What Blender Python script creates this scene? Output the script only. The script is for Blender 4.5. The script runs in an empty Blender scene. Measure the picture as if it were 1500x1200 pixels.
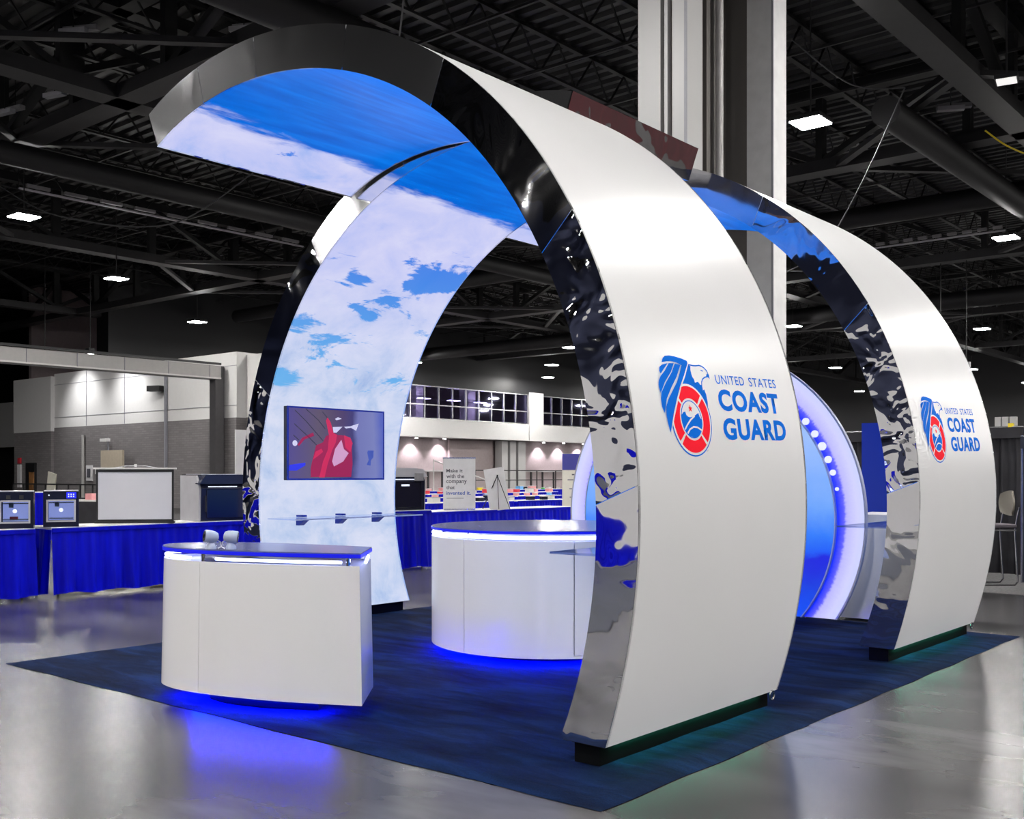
import bpy, bmesh, math, random
import numpy as np
from mathutils import Vector, Matrix
random.seed(7)
R = math.radians
scene = bpy.context.scene
COL = scene.collection

# ------------------------------------------------------------------ camera, world, exposure
cam_d = bpy.data.cameras.new('camera')
cam = bpy.data.objects.new('camera', cam_d)
COL.objects.link(cam)
cam.location = (2.716, -3.838, 1.487)
cam.rotation_euler = (R(90), 0, 0.699)
cam_d.sensor_width = 36
cam_d.lens = 1560 / 1500 * 36
cam_d.shift_y = 95 / 1500
cam_d.clip_end = 400
scene.camera = cam
world = bpy.data.worlds.new('world')
world.use_nodes = True
world.node_tree.nodes['Background'].inputs[0].default_value = (0.05, 0.05, 0.06, 1)
world.node_tree.nodes['Background'].inputs[1].default_value = 0.2
scene.world = world
scene.view_settings.view_transform = 'Standard'
scene.view_settings.look = 'None'
scene.view_settings.exposure = 0.0
scene.view_settings.gamma = 1.0
scene.view_settings.use_curve_mapping = False
scene.cycles.sample_clamp_indirect = 6.0
scene.cycles.sample_clamp_direct = 0.0
scene.cycles.max_bounces = 7
scene.cycles.caustics_reflective = False
scene.cycles.caustics_refractive = False
LAMP = 410.0      # radiance of the high-bay lamps

# ------------------------------------------------------------------ materials
def nt(name):
    m = bpy.data.materials.new(name)
    m.use_nodes = True
    t = m.node_tree
    b = t.nodes['Principled BSDF']
    return m, t, b

def node(t, kind, **kw):
    n = t.nodes.new(kind)
    for k, v in kw.items():
        if k == 'ins':
            for i, val in v.items():
                n.inputs[i].default_value = val
        else:
            setattr(n, k, v)
    return n

def c4(c): return (c[0], c[1], c[2], 1)

def ramp(t, stops, fac=None):
    r = t.nodes.new('ShaderNodeValToRGB')
    e = r.color_ramp.elements
    while len(e) > 1: e.remove(e[0])
    e[0].position = stops[0][0]; e[0].color = c4(stops[0][1])
    for p, c in stops[1:]:
        x = e.new(p); x.color = c4(c)
    if fac is not None: t.links.new(fac, r.inputs[0])
    return r

def math_(t, op, a, b=None, c=None):
    n = t.nodes.new('ShaderNodeMath'); n.operation = op
    for i, v in enumerate((a, b, c)):
        if v is None: continue
        if isinstance(v, (int, float)): n.inputs[i].default_value = v
        else: t.links.new(v, n.inputs[i])
    return n.outputs[0]

def mixc(t, fac, a, b):
    n = t.nodes.new('ShaderNodeMix'); n.data_type = 'RGBA'
    for i, v in ((0, fac), (6, a), (7, b)):
        if isinstance(v, (int, float)): n.inputs[i].default_value = v
        elif isinstance(v, tuple): n.inputs[i].default_value = c4(v)
        else: t.links.new(v, n.inputs[i])
    return n.outputs[2]

def noise(t, vec, scale, detail=4, rough=0.55, dist=0.0):
    n = node(t, 'ShaderNodeTexNoise', ins={'Scale': scale, 'Detail': detail, 'Roughness': rough, 'Distortion': dist})
    if vec is not None: t.links.new(vec, n.inputs['Vector'])
    return n.outputs['Fac']

def mapping(t, vec, scale=(1, 1, 1), rot=(0, 0, 0), loc=(0, 0, 0)):
    m = node(t, 'ShaderNodeMapping')
    m.inputs['Scale'].default_value = scale; m.inputs['Rotation'].default_value = rot; m.inputs['Location'].default_value = loc
    t.links.new(vec, m.inputs['Vector'])
    return m.outputs[0]

def bump(t, b, h, strength=0.2, dist=0.02):
    n = node(t, 'ShaderNodeBump', ins={'Strength': strength, 'Distance': dist})
    t.links.new(h, n.inputs['Height']); t.links.new(n.outputs[0], b.inputs['Normal'])

def plain(name, col, rough=0.5, metal=0.0, grain=0.06, scale=6.0, spec=0.5, bmp=0.0):
    m, t, b = nt(name)
    tc = t.nodes.new('ShaderNodeTexCoord')
    f = noise(t, tc.outputs['Object'], scale, 5)
    lo = tuple(max(0, c * (1 - grain)) for c in col); hi = tuple(min(1, c * (1 + grain)) for c in col)
    r = ramp(t, [(0.3, lo), (0.7, hi)], f)
    t.links.new(r.outputs[0], b.inputs['Base Color'])
    b.inputs['Roughness'].default_value = rough; b.inputs['Metallic'].default_value = metal
    b.inputs['Specular IOR Level'].default_value = spec
    if bmp: bump(t, b, noise(t, tc.outputs['Object'], scale * 4, 5), bmp, 0.01)
    return m

def glow(name, col, strength):
    m, t, b = nt(name)
    b.inputs['Base Color'].default_value = c4(tuple(c * 0.5 for c in col))
    b.inputs['Emission Color'].default_value = c4(col)
    b.inputs['Emission Strength'].default_value = strength
    return m

M = {}
M['white_panel'] = plain('white_panel', (0.83, 0.815, 0.80), 0.28, grain=0.012, scale=0.8)
def lit_fabric(name, col, strength, rough=0.3, spec=0.35):
    m, t, b = nt(name)
    tc = t.nodes.new('ShaderNodeTexCoord')
    f = noise(t, tc.outputs['Object'], 0.8, 2)
    r = ramp(t, [(0.3, tuple(c * 0.97 for c in col)), (0.7, col)], f)
    t.links.new(r.outputs[0], b.inputs['Base Color']); t.links.new(r.outputs[0], b.inputs['Emission Color'])
    b.inputs['Emission Strength'].default_value = strength
    b.inputs['Roughness'].default_value = rough
    b.inputs['Specular IOR Level'].default_value = spec
    return m
M['white_panel'] = lit_fabric('backlit_white_fabric', (0.64, 0.634, 0.637), 0.26)
M['white_laminate'] = plain('white_laminate', (0.88, 0.87, 0.868), 0.22, grain=0.01, scale=1.5)
M['white_paint'] = plain('white_paint', (0.66, 0.65, 0.64), 0.6, grain=0.02)
M['grey_paint'] = plain('grey_paint', (0.40, 0.39, 0.38), 0.5, grain=0.04)
M['pillar'] = plain('pillar', (0.43, 0.425, 0.42), 0.42, grain=0.03, scale=1.2)
M['pillar_dark'] = plain('pillar_dark', (0.13, 0.12, 0.11), 0.5, grain=0.05, scale=1.2)
M['black'] = plain('black', (0.012, 0.012, 0.014), 0.45)
M['black_steel'] = plain('black_steel', (0.008, 0.008, 0.009), 0.5, grain=0.2, scale=2)
M['dark_steel'] = plain('dark_steel', (0.026, 0.025, 0.027), 0.5, grain=0.15, scale=2)
M['deck'] = plain('deck', (0.0045, 0.0045, 0.006), 0.45, grain=0.3, scale=0.5)
M['duct'] = plain('duct', (0.008, 0.0075, 0.009), 0.6, grain=0.2, scale=1)
M['silver'] = plain('silver', (0.62, 0.62, 0.64), 0.25, metal=1.0)
M['steel_tube'] = plain('steel_tube', (0.75, 0.75, 0.8), 0.12, metal=1.0)
M['grey_plastic'] = plain('grey_plastic', (0.30, 0.29, 0.30), 0.4)
M['light_grey_plastic'] = plain('light_grey_plastic', (0.52, 0.51, 0.54), 0.38)
M['camera_shell'] = plain('camera_shell', (0.50, 0.56, 0.70), 0.3)
M['navy_plastic'] = plain('navy_plastic', (0.012, 0.014, 0.035), 0.2)
M['dark_glass'] = plain('dark_glass', (0.006, 0.006, 0.02), 0.06)
M['wood'] = plain('wood', (0.30, 0.14, 0.05), 0.45, grain=0.3, scale=3)
M['tan'] = plain('tan', (0.52, 0.45, 0.35), 0.6)
M['cream_board'] = plain('cream_board', (0.75, 0.72, 0.62), 0.6)
M['paper'] = plain('paper', (0.72, 0.71, 0.72), 0.6)
M['screen_cloth'] = plain('screen_cloth', (0.66, 0.66, 0.71), 0.75, grain=0.01)
M['table_white'] = plain('table_white', (0.80, 0.78, 0.76), 0.35)
M['taupe'] = plain('taupe', (0.36, 0.30, 0.30), 0.7)
M['stool_shell'] = plain('stool_shell', (0.24, 0.22, 0.18), 0.45)
M['pilaster_grey'] = plain('pilaster_grey', (0.11, 0.105, 0.11), 0.6)
M['deep_navy'] = plain('deep_navy', (0.035, 0.045, 0.11), 0.6)
M['pillar_brightened'] = plain('pillar_brightened', (0.62, 0.615, 0.61), 0.42)  # pillar copy with missing light put into its colour, for the shaded shaft
M['red'] = plain('red', (0.62, 0.03, 0.05), 0.4)
M['maroon'] = plain('maroon', (0.05, 0.001, 0.004), 0.6, grain=0.3, scale=1)
M['orange'] = plain('orange', (0.75, 0.30, 0.05), 0.5)
M['pink'] = plain('pink', (0.80, 0.35, 0.36), 0.5)
M['green'] = plain('green', (0.04, 0.45, 0.08), 0.5)
M['cable_grey'] = plain('cable_grey', (0.07, 0.07, 0.075), 0.6)
M['yellow'] = plain('yellow', (0.85, 0.65, 0.02), 0.5)
M['skyblue'] = plain('skyblue', (0.15, 0.45, 0.85), 0.5)
M['banner_blue'] = plain('banner_blue', (0.0, 0.03, 0.42), 0.5, grain=0.03, scale=0.6)
M['sign_purple'] = plain('sign_purple', (0.05, 0.05, 0.30), 0.5)
M['text_dark'] = plain('text_dark', (0.09, 0.09, 0.11), 0.5)
M['text_blue'] = plain('text_blue', (0.06, 0.12, 0.42), 0.5)
M['logo_blue'] = lit_fabric('logo_blue', (0.0, 0.13, 0.60), 0.30, 0.6, 0.03)
M['logo_red'] = lit_fabric('logo_red', (0.88, 0.012, 0.03), 0.25, 0.6, 0.03)
M['logo_white'] = lit_fabric('logo_white', (0.64, 0.634, 0.637), 0.26)
M['seam'] = plain('seam', (0.25, 0.25, 0.28), 0.5)
M['seat_fabric'] = plain('seat_fabric', (0.10, 0.085, 0.10), 0.7)
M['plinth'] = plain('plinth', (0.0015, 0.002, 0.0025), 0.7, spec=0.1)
M['tile'] = plain('tile', (0.10, 0.10, 0.10), 0.9, grain=0.4, scale=30)
M['lamp'] = glow('lamp', (1.0, 0.975, 0.945), LAMP)
M['lamp_far'] = M['lamp']
M['lamp_off'] = glow('lamp_off', (1.0, 0.98, 0.95), 0.9)
M['led_white'] = glow('led_white', (0.42, 0.48, 1.0), 9.0)
M['led_blue'] = glow('led_blue', (0.0, 0.004, 1.0), 320.0)
M['led_teal'] = glow('led_teal', (0.08, 0.9, 0.55), 48.0)
M['edge_blue'] = glow('edge_blue', (0.0, 0.004, 0.75), 0.75)  # blue LED light on the slab edges, put in as emission
M['gallery_light'] = glow('gallery_light', (0.85, 0.75, 1.0), 60.0)
M['downlight'] = glow('downlight', (1.0, 0.95, 1.0), 60.0)
M['icon_white'] = glow('icon_white', (0.8, 0.85, 1.0), 0.9)
M['icon_blue'] = glow('icon_blue', (0.01, 0.02, 1.0), 0.8)

# chrome mylar edge panels
def chrome(name, strength, scale, tint=(0.86, 0.86, 0.88), rough=0.03):
    m, t, b = nt(name)
    tc = t.nodes.new('ShaderNodeTexCoord')
    b.inputs['Base Color'].default_value = c4(tint)
    b.inputs['Metallic'].default_value = 1.0
    b.inputs['Roughness'].default_value = rough
    n1 = noise(t, tc.outputs['Object'], scale, 2, 0.4, 0.6)
    bump(t, b, n1, strength, 0.06)
    return m
M['chrome'] = chrome('chrome', 0.16, 1.6, rough=0.11)
M['chrome_low'] = chrome('chrome_low', 0.22, 2.4)
M['chrome_crumple'] = chrome('chrome_crumple', 0.48, 4.2)

# glass
def glass(name, col=(0.85, 0.92, 1.0), alpha=0.25, rough=0.03):
    m, t, b = nt(name)
    tr = node(t, 'ShaderNodeBsdfTransparent'); gl = node(t, 'ShaderNodeBsdfGlossy')
    tr.inputs[0].default_value = c4(col); gl.inputs['Roughness'].default_value = rough
    gl.inputs[0].default_value = (0.9, 0.93, 1, 1)
    fr = node(t, 'ShaderNodeFresnel', ins={'IOR': 1.45})
    mx = node(t, 'ShaderNodeMixShader')
    f = math_(t, 'ADD', math_(t, 'MULTIPLY', fr.outputs[0], 0.6), alpha * 0.1)
    t.links.new(f, mx.inputs[0]); t.links.new(tr.outputs[0], mx.inputs[1]); t.links.new(gl.outputs[0], mx.inputs[2])
    t.links.new(mx.outputs[0], t.nodes['Material Output'].inputs[0])
    return m
M['glass'] = glass('glass')
M['shelf_glass'] = glass('shelf_glass', (0.88, 0.92, 1.0), 0.4)
M['pane_glass'] = glass('pane_glass', (0.6, 0.58, 0.72), 0.5)

# polished concrete
m, t, b = nt('polished_concrete'); M['concrete'] = m
tc = t.nodes.new('ShaderNodeTexCoord')
P = tc.outputs['Object']
n1 = noise(t, P, 0.45, 3, 0.55); n2 = noise(t, mapping(t, P, (0.6, 1.8, 1), (0, 0, 0.5)), 0.9, 4, 0.55)
f = math_(t, 'ADD', math_(t, 'MULTIPLY', n1, 0.5), math_(t, 'MULTIPLY', n2, 0.5))
r = ramp(t, [(0.40, (0.022, 0.021, 0.021)), (0.50, (0.062, 0.060, 0.061)), (0.60, (0.115, 0.112, 0.113))], f)
br = node(t, 'ShaderNodeTexBrick', offset=0.0, squash=1.0, ins={'Scale': 1.0, 'Mortar Size': 0.0025, 'Brick Width': 4.6, 'Row Height': 4.6, 'Color1': (1, 1, 1, 1), 'Color2': (1, 1, 1, 1), 'Mortar': (0.45, 0.45, 0.45, 1)})
t.links.new(mapping(t, P, (1, 1, 1), (0, 0, 0), (1.7, 2.2, 0)), br.inputs['Vector'])
mx = node(t, 'ShaderNodeMix', data_type='RGBA', blend_type='MULTIPLY'); mx.inputs[0].default_value = 1
t.links.new(r.outputs[0], mx.inputs[6]); t.links.new(br.outputs['Color'], mx.inputs[7])
t.links.new(mx.outputs[2], b.inputs['Base Color'])
rr = node(t, 'ShaderNodeMapRange', ins={'From Min': 0.2, 'From Max': 0.8, 'To Min': 0.24, 'To Max': 0.34})
b.inputs['Roughness'].default_value = 0.27
b.inputs['Specular IOR Level'].default_value = 0.20


# carpet
m, t, b = nt('carpet'); M['carpet'] = m
tc = t.nodes.new('ShaderNodeTexCoord'); P = tc.outputs['Object']
w1 = noise(t, mapping(t, P, (0.8, 2.6, 1), (0, 0, -0.35)), 1.6, 4, 0.6, 0.4)
n3 = noise(t, P, 160, 3, 0.7)
f = math_(t, 'ADD', math_(t, 'MULTIPLY', w1, 0.7), math_(t, 'MULTIPLY', n3, 0.3))
r = ramp(t, [(0.36, (0.0014, 0.004, 0.015)), (0.5, (0.0036, 0.013, 0.048)), (0.62, (0.0070, 0.028, 0.100))], f)
t.links.new(r.outputs[0], b.inputs['Base Color'])
b.inputs['Roughness'].default_value = 0.95; b.inputs['Specular IOR Level'].default_value = 0.1
b.inputs['Sheen Weight'].default_value = 0.0
h = math_(t, 'ADD', math_(t, 'MULTIPLY', w1, 6.0), n3)
bump(t, b, h, 0.5, 0.02)

# blue satin skirt
m, t, b = nt('blue_skirt_cloth'); M['skirt'] = m
tc = t.nodes.new('ShaderNodeTexCoord')
f = noise(t, mapping(t, tc.outputs['Object'], (6, 6, 0.6)), 1.5, 4)
r = ramp(t, [(0.3, (0.0, 0.0, 0.36)), (0.7, (0.0, 0.003, 0.62))], f)
t.links.new(r.outputs[0], b.inputs['Base Color']); b.inputs['Roughness'].default_value = 0.5; b.inputs['Specular IOR Level'].default_value = 0.12
M['black_drape'] = plain('black_drape', (0.022, 0.021, 0.026), 0.75, grain=0.3, scale=3)
M['navy_drape'] = plain('navy_drape', (0.008, 0.012, 0.03), 0.7, grain=0.3, scale=3)

# masonry block
m, t, b = nt('split_block'); M['block'] = m
tc = t.nodes.new('ShaderNodeTexCoord'); sep = t.nodes.new('ShaderNodeSeparateXYZ'); t.links.new(tc.outputs['Object'], sep.inputs[0])
cb = t.nodes.new('ShaderNodeCombineXYZ')
t.links.new(math_(t, 'ADD', sep.outputs[0], sep.outputs[1]), cb.inputs[0]); t.links.new(sep.outputs[2], cb.inputs[1])
br = node(t, 'ShaderNodeTexBrick', ins={'Scale': 1.0, 'Mortar Size': 0.012, 'Brick Width': 0.4, 'Row Height': 0.1, 'Color1': (0.17, 0.157, 0.16, 1), 'Color2': (0.225, 0.21, 0.212, 1), 'Mortar': (0.15, 0.14, 0.14, 1)})
t.links.new(cb.outputs[0], br.inputs['Vector'])
n = noise(t, tc.outputs['Object'], 3, 5)
mx = mixc(t, math_(t, 'MULTIPLY', n, 0.6), br.outputs['Color'], (0.16, 0.15, 0.15))
t.links.new(mx, b.inputs['Base Color']); b.inputs['Roughness'].default_value = 0.85
bump(t, b, br.outputs['Fac'], -0.4, 0.02)

# back-lit print: sea and cloud seen from above.  UV = metres along the arch, metres across
def backlit(name, strength=0.95):
    m, t, b = nt(name)
    uv = node(t, 'ShaderNodeUVMap'); uv.uv_map = 'print'
    sp = t.nodes.new('ShaderNodeSeparateXYZ'); t.links.new(uv.outputs[0], sp.inputs[0])
    U, V = sp.outputs[0], sp.outputs[1]
    warp = noise(t, mapping(t, uv.outputs[0], (0.9, 0.35, 1)), 1.6, 5, 0.6)
    fine = noise(t, mapping(t, uv.outputs[0], (5, 1.1, 1), (0, 0, 0.25)), 1.5, 7, 0.62, 0.3)
    tilt = math_(t, 'MULTIPLY', V, -0.06)
    u2 = math_(t, 'ADD', math_(t, 'ADD', U, tilt), math_(t, 'ADD', math_(t, 'MULTIPLY', math_(t, 'SUBTRACT', warp, 0.5), 0.55), math_(t, 'MULTIPLY', math_(t, 'SUBTRACT', fine, 0.5), 0.45)))
    # sea
    streak = noise(t, mapping(t, uv.outputs[0], (7, 0.7, 1), (0, 0, 0.12)), 1.6, 6, 0.6, 0.2)
    sea = ramp(t, [(0.30, (0.0, 0.115, 0.62)), (0.5, (0.0, 0.15, 0.74)), (0.70, (0.0, 0.20, 0.86)), (0.82, (0.02, 0.34, 0.95))], streak)
    # cloud
    cl = noise(t, mapping(t, uv.outputs[0], (1.0, 0.8, 1), (0, 0, 0.5)), 1.5, 9, 0.62, 0.5)
    hi = ramp(t, [(0.0, (0.10, 0.30, 0.85)), (0.30, (0.38, 0.50, 0.92)), (0.42, (0.56, 0.60, 0.95)), (0.55, (0.66, 0.67, 0.96)), (0.7, (0.74, 0.75, 0.98))], cl)
    lo_n = noise(t, mapping(t, uv.outputs[0], (1.3, 1.1, 1), (0, 0, 0.2), (5, 3, 0)), 1.5, 9, 0.65, 0.4)
    low = ramp(t, [(0.30, (0.36, 0.50, 0.80)), (0.41, (0.52, 0.63, 0.87)), (0.50, (0.64, 0.71, 0.91)), (0.62, (0.73, 0.77, 0.94))], lo_n)
    # blue breaks in the middle band of cloud
    br = noise(t, mapping(t, uv.outputs[0], (2.0, 0.75, 1), (0, 0, 0.35), (2.3, 7.9, 0)), 1.7, 8, 0.66, 0.6)
    mid = node(t, 'ShaderNodeMapRange', interpolation_type='SMOOTHSTEP', ins={'From Min': 5.7, 'From Max': 6.5}); t.links.new(U, mid.inputs[0])
    mid2 = node(t, 'ShaderNodeMapRange', interpolation_type='SMOOTHSTEP', ins={'From Min': 7.0, 'From Max': 8.4, 'To Min': 1, 'To Max': 0}); t.links.new(U, mid2.inputs[0])
    win = math_(t, 'MULTIPLY', mid.outputs[0], mid2.outputs[0])
    bumpsum = None
    for (pu, pv, pr_, amp) in ((5.66, 1.48, .10, .24), (6.60, 3.80, .20, .26), (6.69, 2.95, .11, .22), (7.11, 3.34, .10, .26), (6.55, 4.10, .14, .26), (6.85, 3.45, .10, .16), (7.52, 2.98, .24, .17), (8.0, 3.69, .26, .17), (7.81, 4.12, .18, .16), (7.3, 2.5, .12, .15), (7.9, 2.55, .14, .13), (7.35, 3.7, .16, .08)):
        dv = node(t, 'ShaderNodeVectorMath', operation='DISTANCE'); t.links.new(mapping(t, uv.outputs[0], (1.5, 0.75, 0)), dv.inputs[0]); dv.inputs[1].default_value = (pu * 1.5, pv * 0.75, 0)
        q = math_(t, 'POWER', 2.718, math_(t, 'MULTIPLY', math_(t, 'POWER', math_(t, 'DIVIDE', dv.outputs['Value'], pr_ * 1.35), 2.0), -1.0))
        q = math_(t, 'MULTIPLY', q, amp)
        bumpsum = q if bumpsum is None else math_(t, 'ADD', bumpsum, q)
    thr = math_(t, 'SUBTRACT', math_(t, 'SUBTRACT', 0.70, math_(t, 'MULTIPLY', win, 0.115)), bumpsum)
    bm_ = node(t, 'ShaderNodeMapRange', ins={'From Min': 0.0, 'From Max': 0.055})
    t.links.new(math_(t, 'SUBTRACT', br, thr), bm_.inputs[0])
    lowf = node(t, 'ShaderNodeMapRange', interpolation_type='SMOOTHSTEP', ins={'From Min': 6.2, 'From Max': 8.2}); t.links.new(U, lowf.inputs[0])
    cloud = mixc(t, lowf.outputs[0], hi.outputs[0], low.outputs[0])
    bc = mixc(t, lowf.outputs[0], (0.01, 0.20, 0.82), (0.12, 0.46, 0.88))
    cloud = mixc(t, math_(t, 'MULTIPLY', bm_.outputs[0], 0.9), cloud, bc)
    edge = node(t, 'ShaderNodeMapRange', interpolation_type='SMOOTHSTEP', ins={'From Min': 5.28, 'From Max': 5.45}); t.links.new(u2, edge.inputs[0])
    colr = mixc(t, edge.outputs[0], sea.outputs[0], cloud)
    t.links.new(colr, b.inputs['Emission Color']); b.inputs['Emission Strength'].default_value = strength
    b.inputs['Specular IOR Level'].default_value = 0.05
    dk = mixc(t, 0.97, colr, (0.0, 0.0, 0.0)); t.links.new(dk, b.inputs['Base Color'])
    b.inputs['Roughness'].default_value = 0.25
    return m
M['print'] = backlit('backlit_print')

# porthole disc prints
m, t, b = nt('globe_ring_print'); M['ring_print'] = m
uv = node(t, 'ShaderNodeUVMap'); uv.uv_map = 'print'
sp = t.nodes.new('ShaderNodeSeparateXYZ'); t.links.new(uv.outputs[0], sp.inputs[0])
fr = noise(t, mapping(t, uv.outputs[0], (30, 60, 1)), 1.0, 3, 0.7)
ff = math_(t, 'ADD', sp.outputs[0], math_(t, 'MULTIPLY', math_(t, 'SUBTRACT', fr, 0.5), 0.035))
r = ramp(t, [(0.0, (0.0, 0.03, 0.95)), (0.855, (0.0, 0.02, 0.95)), (0.885, (0.10, 0.10, 1.0)), (0.90, (0.52, 0.50, 1.0)), (0.96, (0.66, 0.66, 1.0)), (1.0, (0.62, 0.66, 1.0))], ff)
t.links.new(r.outputs[0], b.inputs['Emission Color']); b.inputs['Emission Strength'].default_value = 0.95
b.inputs['Base Color'].default_value = (0.05, 0.05, 0.1, 1)
m, t, b = nt('globe_face_print'); M['face_print'] = m
tc = t.nodes.new('ShaderNodeTexCoord'); sp = t.nodes.new('ShaderNodeSeparateXYZ'); t.links.new(tc.outputs['Object'], sp.inputs[0])
n = noise(t, mapping(t, tc.outputs['Object'], (1, 1, 1.5)), 1.5, 6, 0.6, 0.3)
zz = math_(t, 'ADD', sp.outputs[2], math_(t, 'MULTIPLY', math_(t, 'SUBTRACT', n, 0.5), 0.5))
mr = node(t, 'ShaderNodeMapRange', ins={'From Min': 0.0, 'From Max': 2.6}); t.links.new(zz, mr.inputs[0])
r = ramp(t, [(0.0, (0.0, 0.10, 0.95)), (0.12, (0.0, 0.05, 0.8)), (0.22, (0.0, 0.0, 0.75)), (0.25, (0.0, 0.10, 0.95)), (0.34, (0.02, 0.20, 0.98)), (0.46, (0.16, 0.40, 1.0)), (0.7, (0.35, 0.55, 1.0)), (1.0, (0.5, 0.65, 1.0))], mr.outputs[0])
t.links.new(r.outputs[0], b.inputs['Emission Color']); b.inputs['Emission Strength'].default_value = 0.9
b.inputs['Base Color'].default_value = (0.02, 0.03, 0.1, 1)

# television picture
m, t, b = nt('screen_picture_background'); M['tv_bg'] = m
tc = t.nodes.new('ShaderNodeTexCoord'); sp = t.nodes.new('ShaderNodeSeparateXYZ'); t.links.new(tc.outputs['Object'], sp.inputs[0])
mr = node(t, 'ShaderNodeMapRange', ins={'From Min': -0.62, 'From Max': 0.62}); t.links.new(sp.outputs[1], mr.inputs[0])
n = noise(t, tc.outputs['Object'], 2.5, 3)
r = ramp(t, [(0.0, (0.10, 0.08, 0.28)), (0.30, (0.13, 0.10, 0.16)), (0.55, (0.08, 0.05, 0.14)), (0.66, (0.05, 0.04, 0.16)), (0.72, (0.17, 0.18, 0.45)), (0.9, (0.20, 0.22, 0.50)), (1.0, (0.09, 0.12, 0.50))], math_(t, 'ADD', mr.outputs[0], math_(t, 'MULTIPLY', math_(t, 'SUBTRACT', n, 0.5), 0.12)))
t.links.new(r.outputs[0], b.inputs['Emission Color']); b.inputs['Emission Strength'].default_value = 0.9
b.inputs['Base Color'].default_value = (0.01, 0.01, 0.02, 1); b.inputs['Roughness'].default_value = 0.15
for k, col, s in (('tv_red', (0.75, 0.02, 0.10), 0.75), ('tv_crimson', (0.42, 0.01, 0.08), 0.75), ('tv_rose', (0.80, 0.42, 0.62), 0.75), ('tv_blue', (0.03, 0.04, 0.85), 0.7), ('tv_white', (0.75, 0.72, 0.9), 0.8), ('tv_line', (0.06, 0.05, 0.09), 0.6), ('tv_dim', (0.06, 0.10, 0.42), 0.9)):
    M[k] = glow(k, col, s * 0.8)

# ------------------------------------------------------------------ geometry helpers
def link(name, me, mat, parent=None, loc=None):
    o = bpy.data.objects.new(name, me); COL.objects.link(o)
    if mat is not None and len(me.materials) == 0: me.materials.append(mat)
    if parent is not None: o.parent = parent
    if loc is not None: o.location = loc
    return o

def obj(name, bm, mat, parent=None, loc=None, smooth=False, mats=None):
    me = bpy.data.meshes.new(name)
    bmesh.ops.recalc_face_normals(bm, faces=bm.faces)
    bm.to_mesh(me); bm.free()
    if smooth:
        for p in me.polygons: p.use_smooth = True
        try: me.set_sharp_from_angle(angle=R(40))
        except Exception: pass
    return link(name, me, mat, parent, loc)

def box(bm, c, s, rz=0.0, bev=0.0, rot=None):
    r = bmesh.ops.create_cube(bm, size=1.0)
    vs = r['verts']
    mat = Matrix.Translation(c) @ (rot.to_4x4() if rot is not None else Matrix.Rotation(rz, 4, 'Z')) @ Matrix.Diagonal((s[0], s[1], s[2], 1))
    bmesh.ops.transform(bm, matrix=mat, verts=vs)
    if bev > 0:
        es = list({e for v in vs for e in v.link_edges})
        bmesh.ops.bevel(bm, geom=es, offset=bev, segments=2, affect='EDGES', profile=0.6)
    return vs

def bar(bm, a, b, w, h=None, up=(0, 0, 1)):
    a = Vector(a); b = Vector(b); h = h or w
    d = b - a; L = d.length; d.normalize()
    u = Vector(up)
    if abs(d.dot(u)) > 0.98: u = Vector((1, 0, 0))
    s = d.cross(u).normalized(); u = s.cross(d).normalized()
    rot = Matrix((s, d, u)).transposed()
    return box(bm, (a + b) / 2, (w, L, h), rot=rot)

def tube(bm, pts, r, seg=8, cap=True):
    pts = [Vector(p) for p in pts]
    rings = []
    for i, p in enumerate(pts):
        d = (pts[min(i + 1, len(pts) - 1)] - pts[max(i - 1, 0)]).normalized()
        u = Vector((0, 0, 1)) if abs(d.z) < 0.9 else Vector((1, 0, 0))
        s = d.cross(u).normalized(); u = s.cross(d).normalized()
        rings.append([bm.verts.new(p + (s * math.cos(2 * math.pi * k / seg) + u * math.sin(2 * math.pi * k / seg)) * r) for k in range(seg)])
    for i in range(len(rings) - 1):
        for k in range(seg):
            bm.faces.new((rings[i][k], rings[i][(k + 1) % seg], rings[i + 1][(k + 1) % seg], rings[i + 1][k]))
    if cap:
        bm.faces.new(rings[0][::-1]); bm.faces.new(rings[-1])

def lathe(bm, prof, seg=24, mat=None):
    rings = []
    for r_, z_ in prof:
        rings.append([bm.verts.new((r_ * math.cos(2 * math.pi * k / seg), r_ * math.sin(2 * math.pi * k / seg), z_)) for k in range(seg)])
    for i in range(len(rings) - 1):
        for k in range(seg):
            bm.faces.new((rings[i][k], rings[i][(k + 1) % seg], rings[i + 1][(k + 1) % seg], rings[i + 1][k]))
    bm.faces.new(rings[0][::-1]); bm.faces.new(rings[-1])
    if mat is not None: bmesh.ops.transform(bm, matrix=mat, verts=[v for r_ in rings for v in r_])

def prism(bm, pts, z0, z1, top=None):
    """plan outline extruded from z0 to z1 (top: another outline at z1)"""
    top = top or pts
    a = [bm.verts.new((p[0], p[1], z0)) for p in pts]; b_ = [bm.verts.new((p[0], p[1], z1)) for p in top]
    n = len(pts)
    for i in range(n): bm.faces.new((a[i], a[(i + 1) % n], b_[(i + 1) % n], b_[i]))
    bm.faces.new(a[::-1]); bm.faces.new(b_)

def yprism(bm, pts, y0, y1):
    """outline in x,z extruded along y"""
    a = [bm.verts.new((p[0], y0, p[1])) for p in pts]; b_ = [bm.verts.new((p[0], y1, p[1])) for p in pts]
    n = len(pts)
    for i in range(n): bm.faces.new((a[i], a[(i + 1) % n], b_[(i + 1) % n], b_[i]))
    bm.faces.new(a[::-1]); bm.faces.new(b_)

def xprism(bm, pts, x0, x1):
    a = [bm.verts.new((x0, p[0], p[1])) for p in pts]; b_ = [bm.verts.new((x1, p[0], p[1])) for p in pts]
    n = len(pts)
    for i in range(n): bm.faces.new((a[i], a[(i + 1) % n], b_[(i + 1) % n], b_[i]))
    bm.faces.new(a[::-1]); bm.faces.new(b_)

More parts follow.
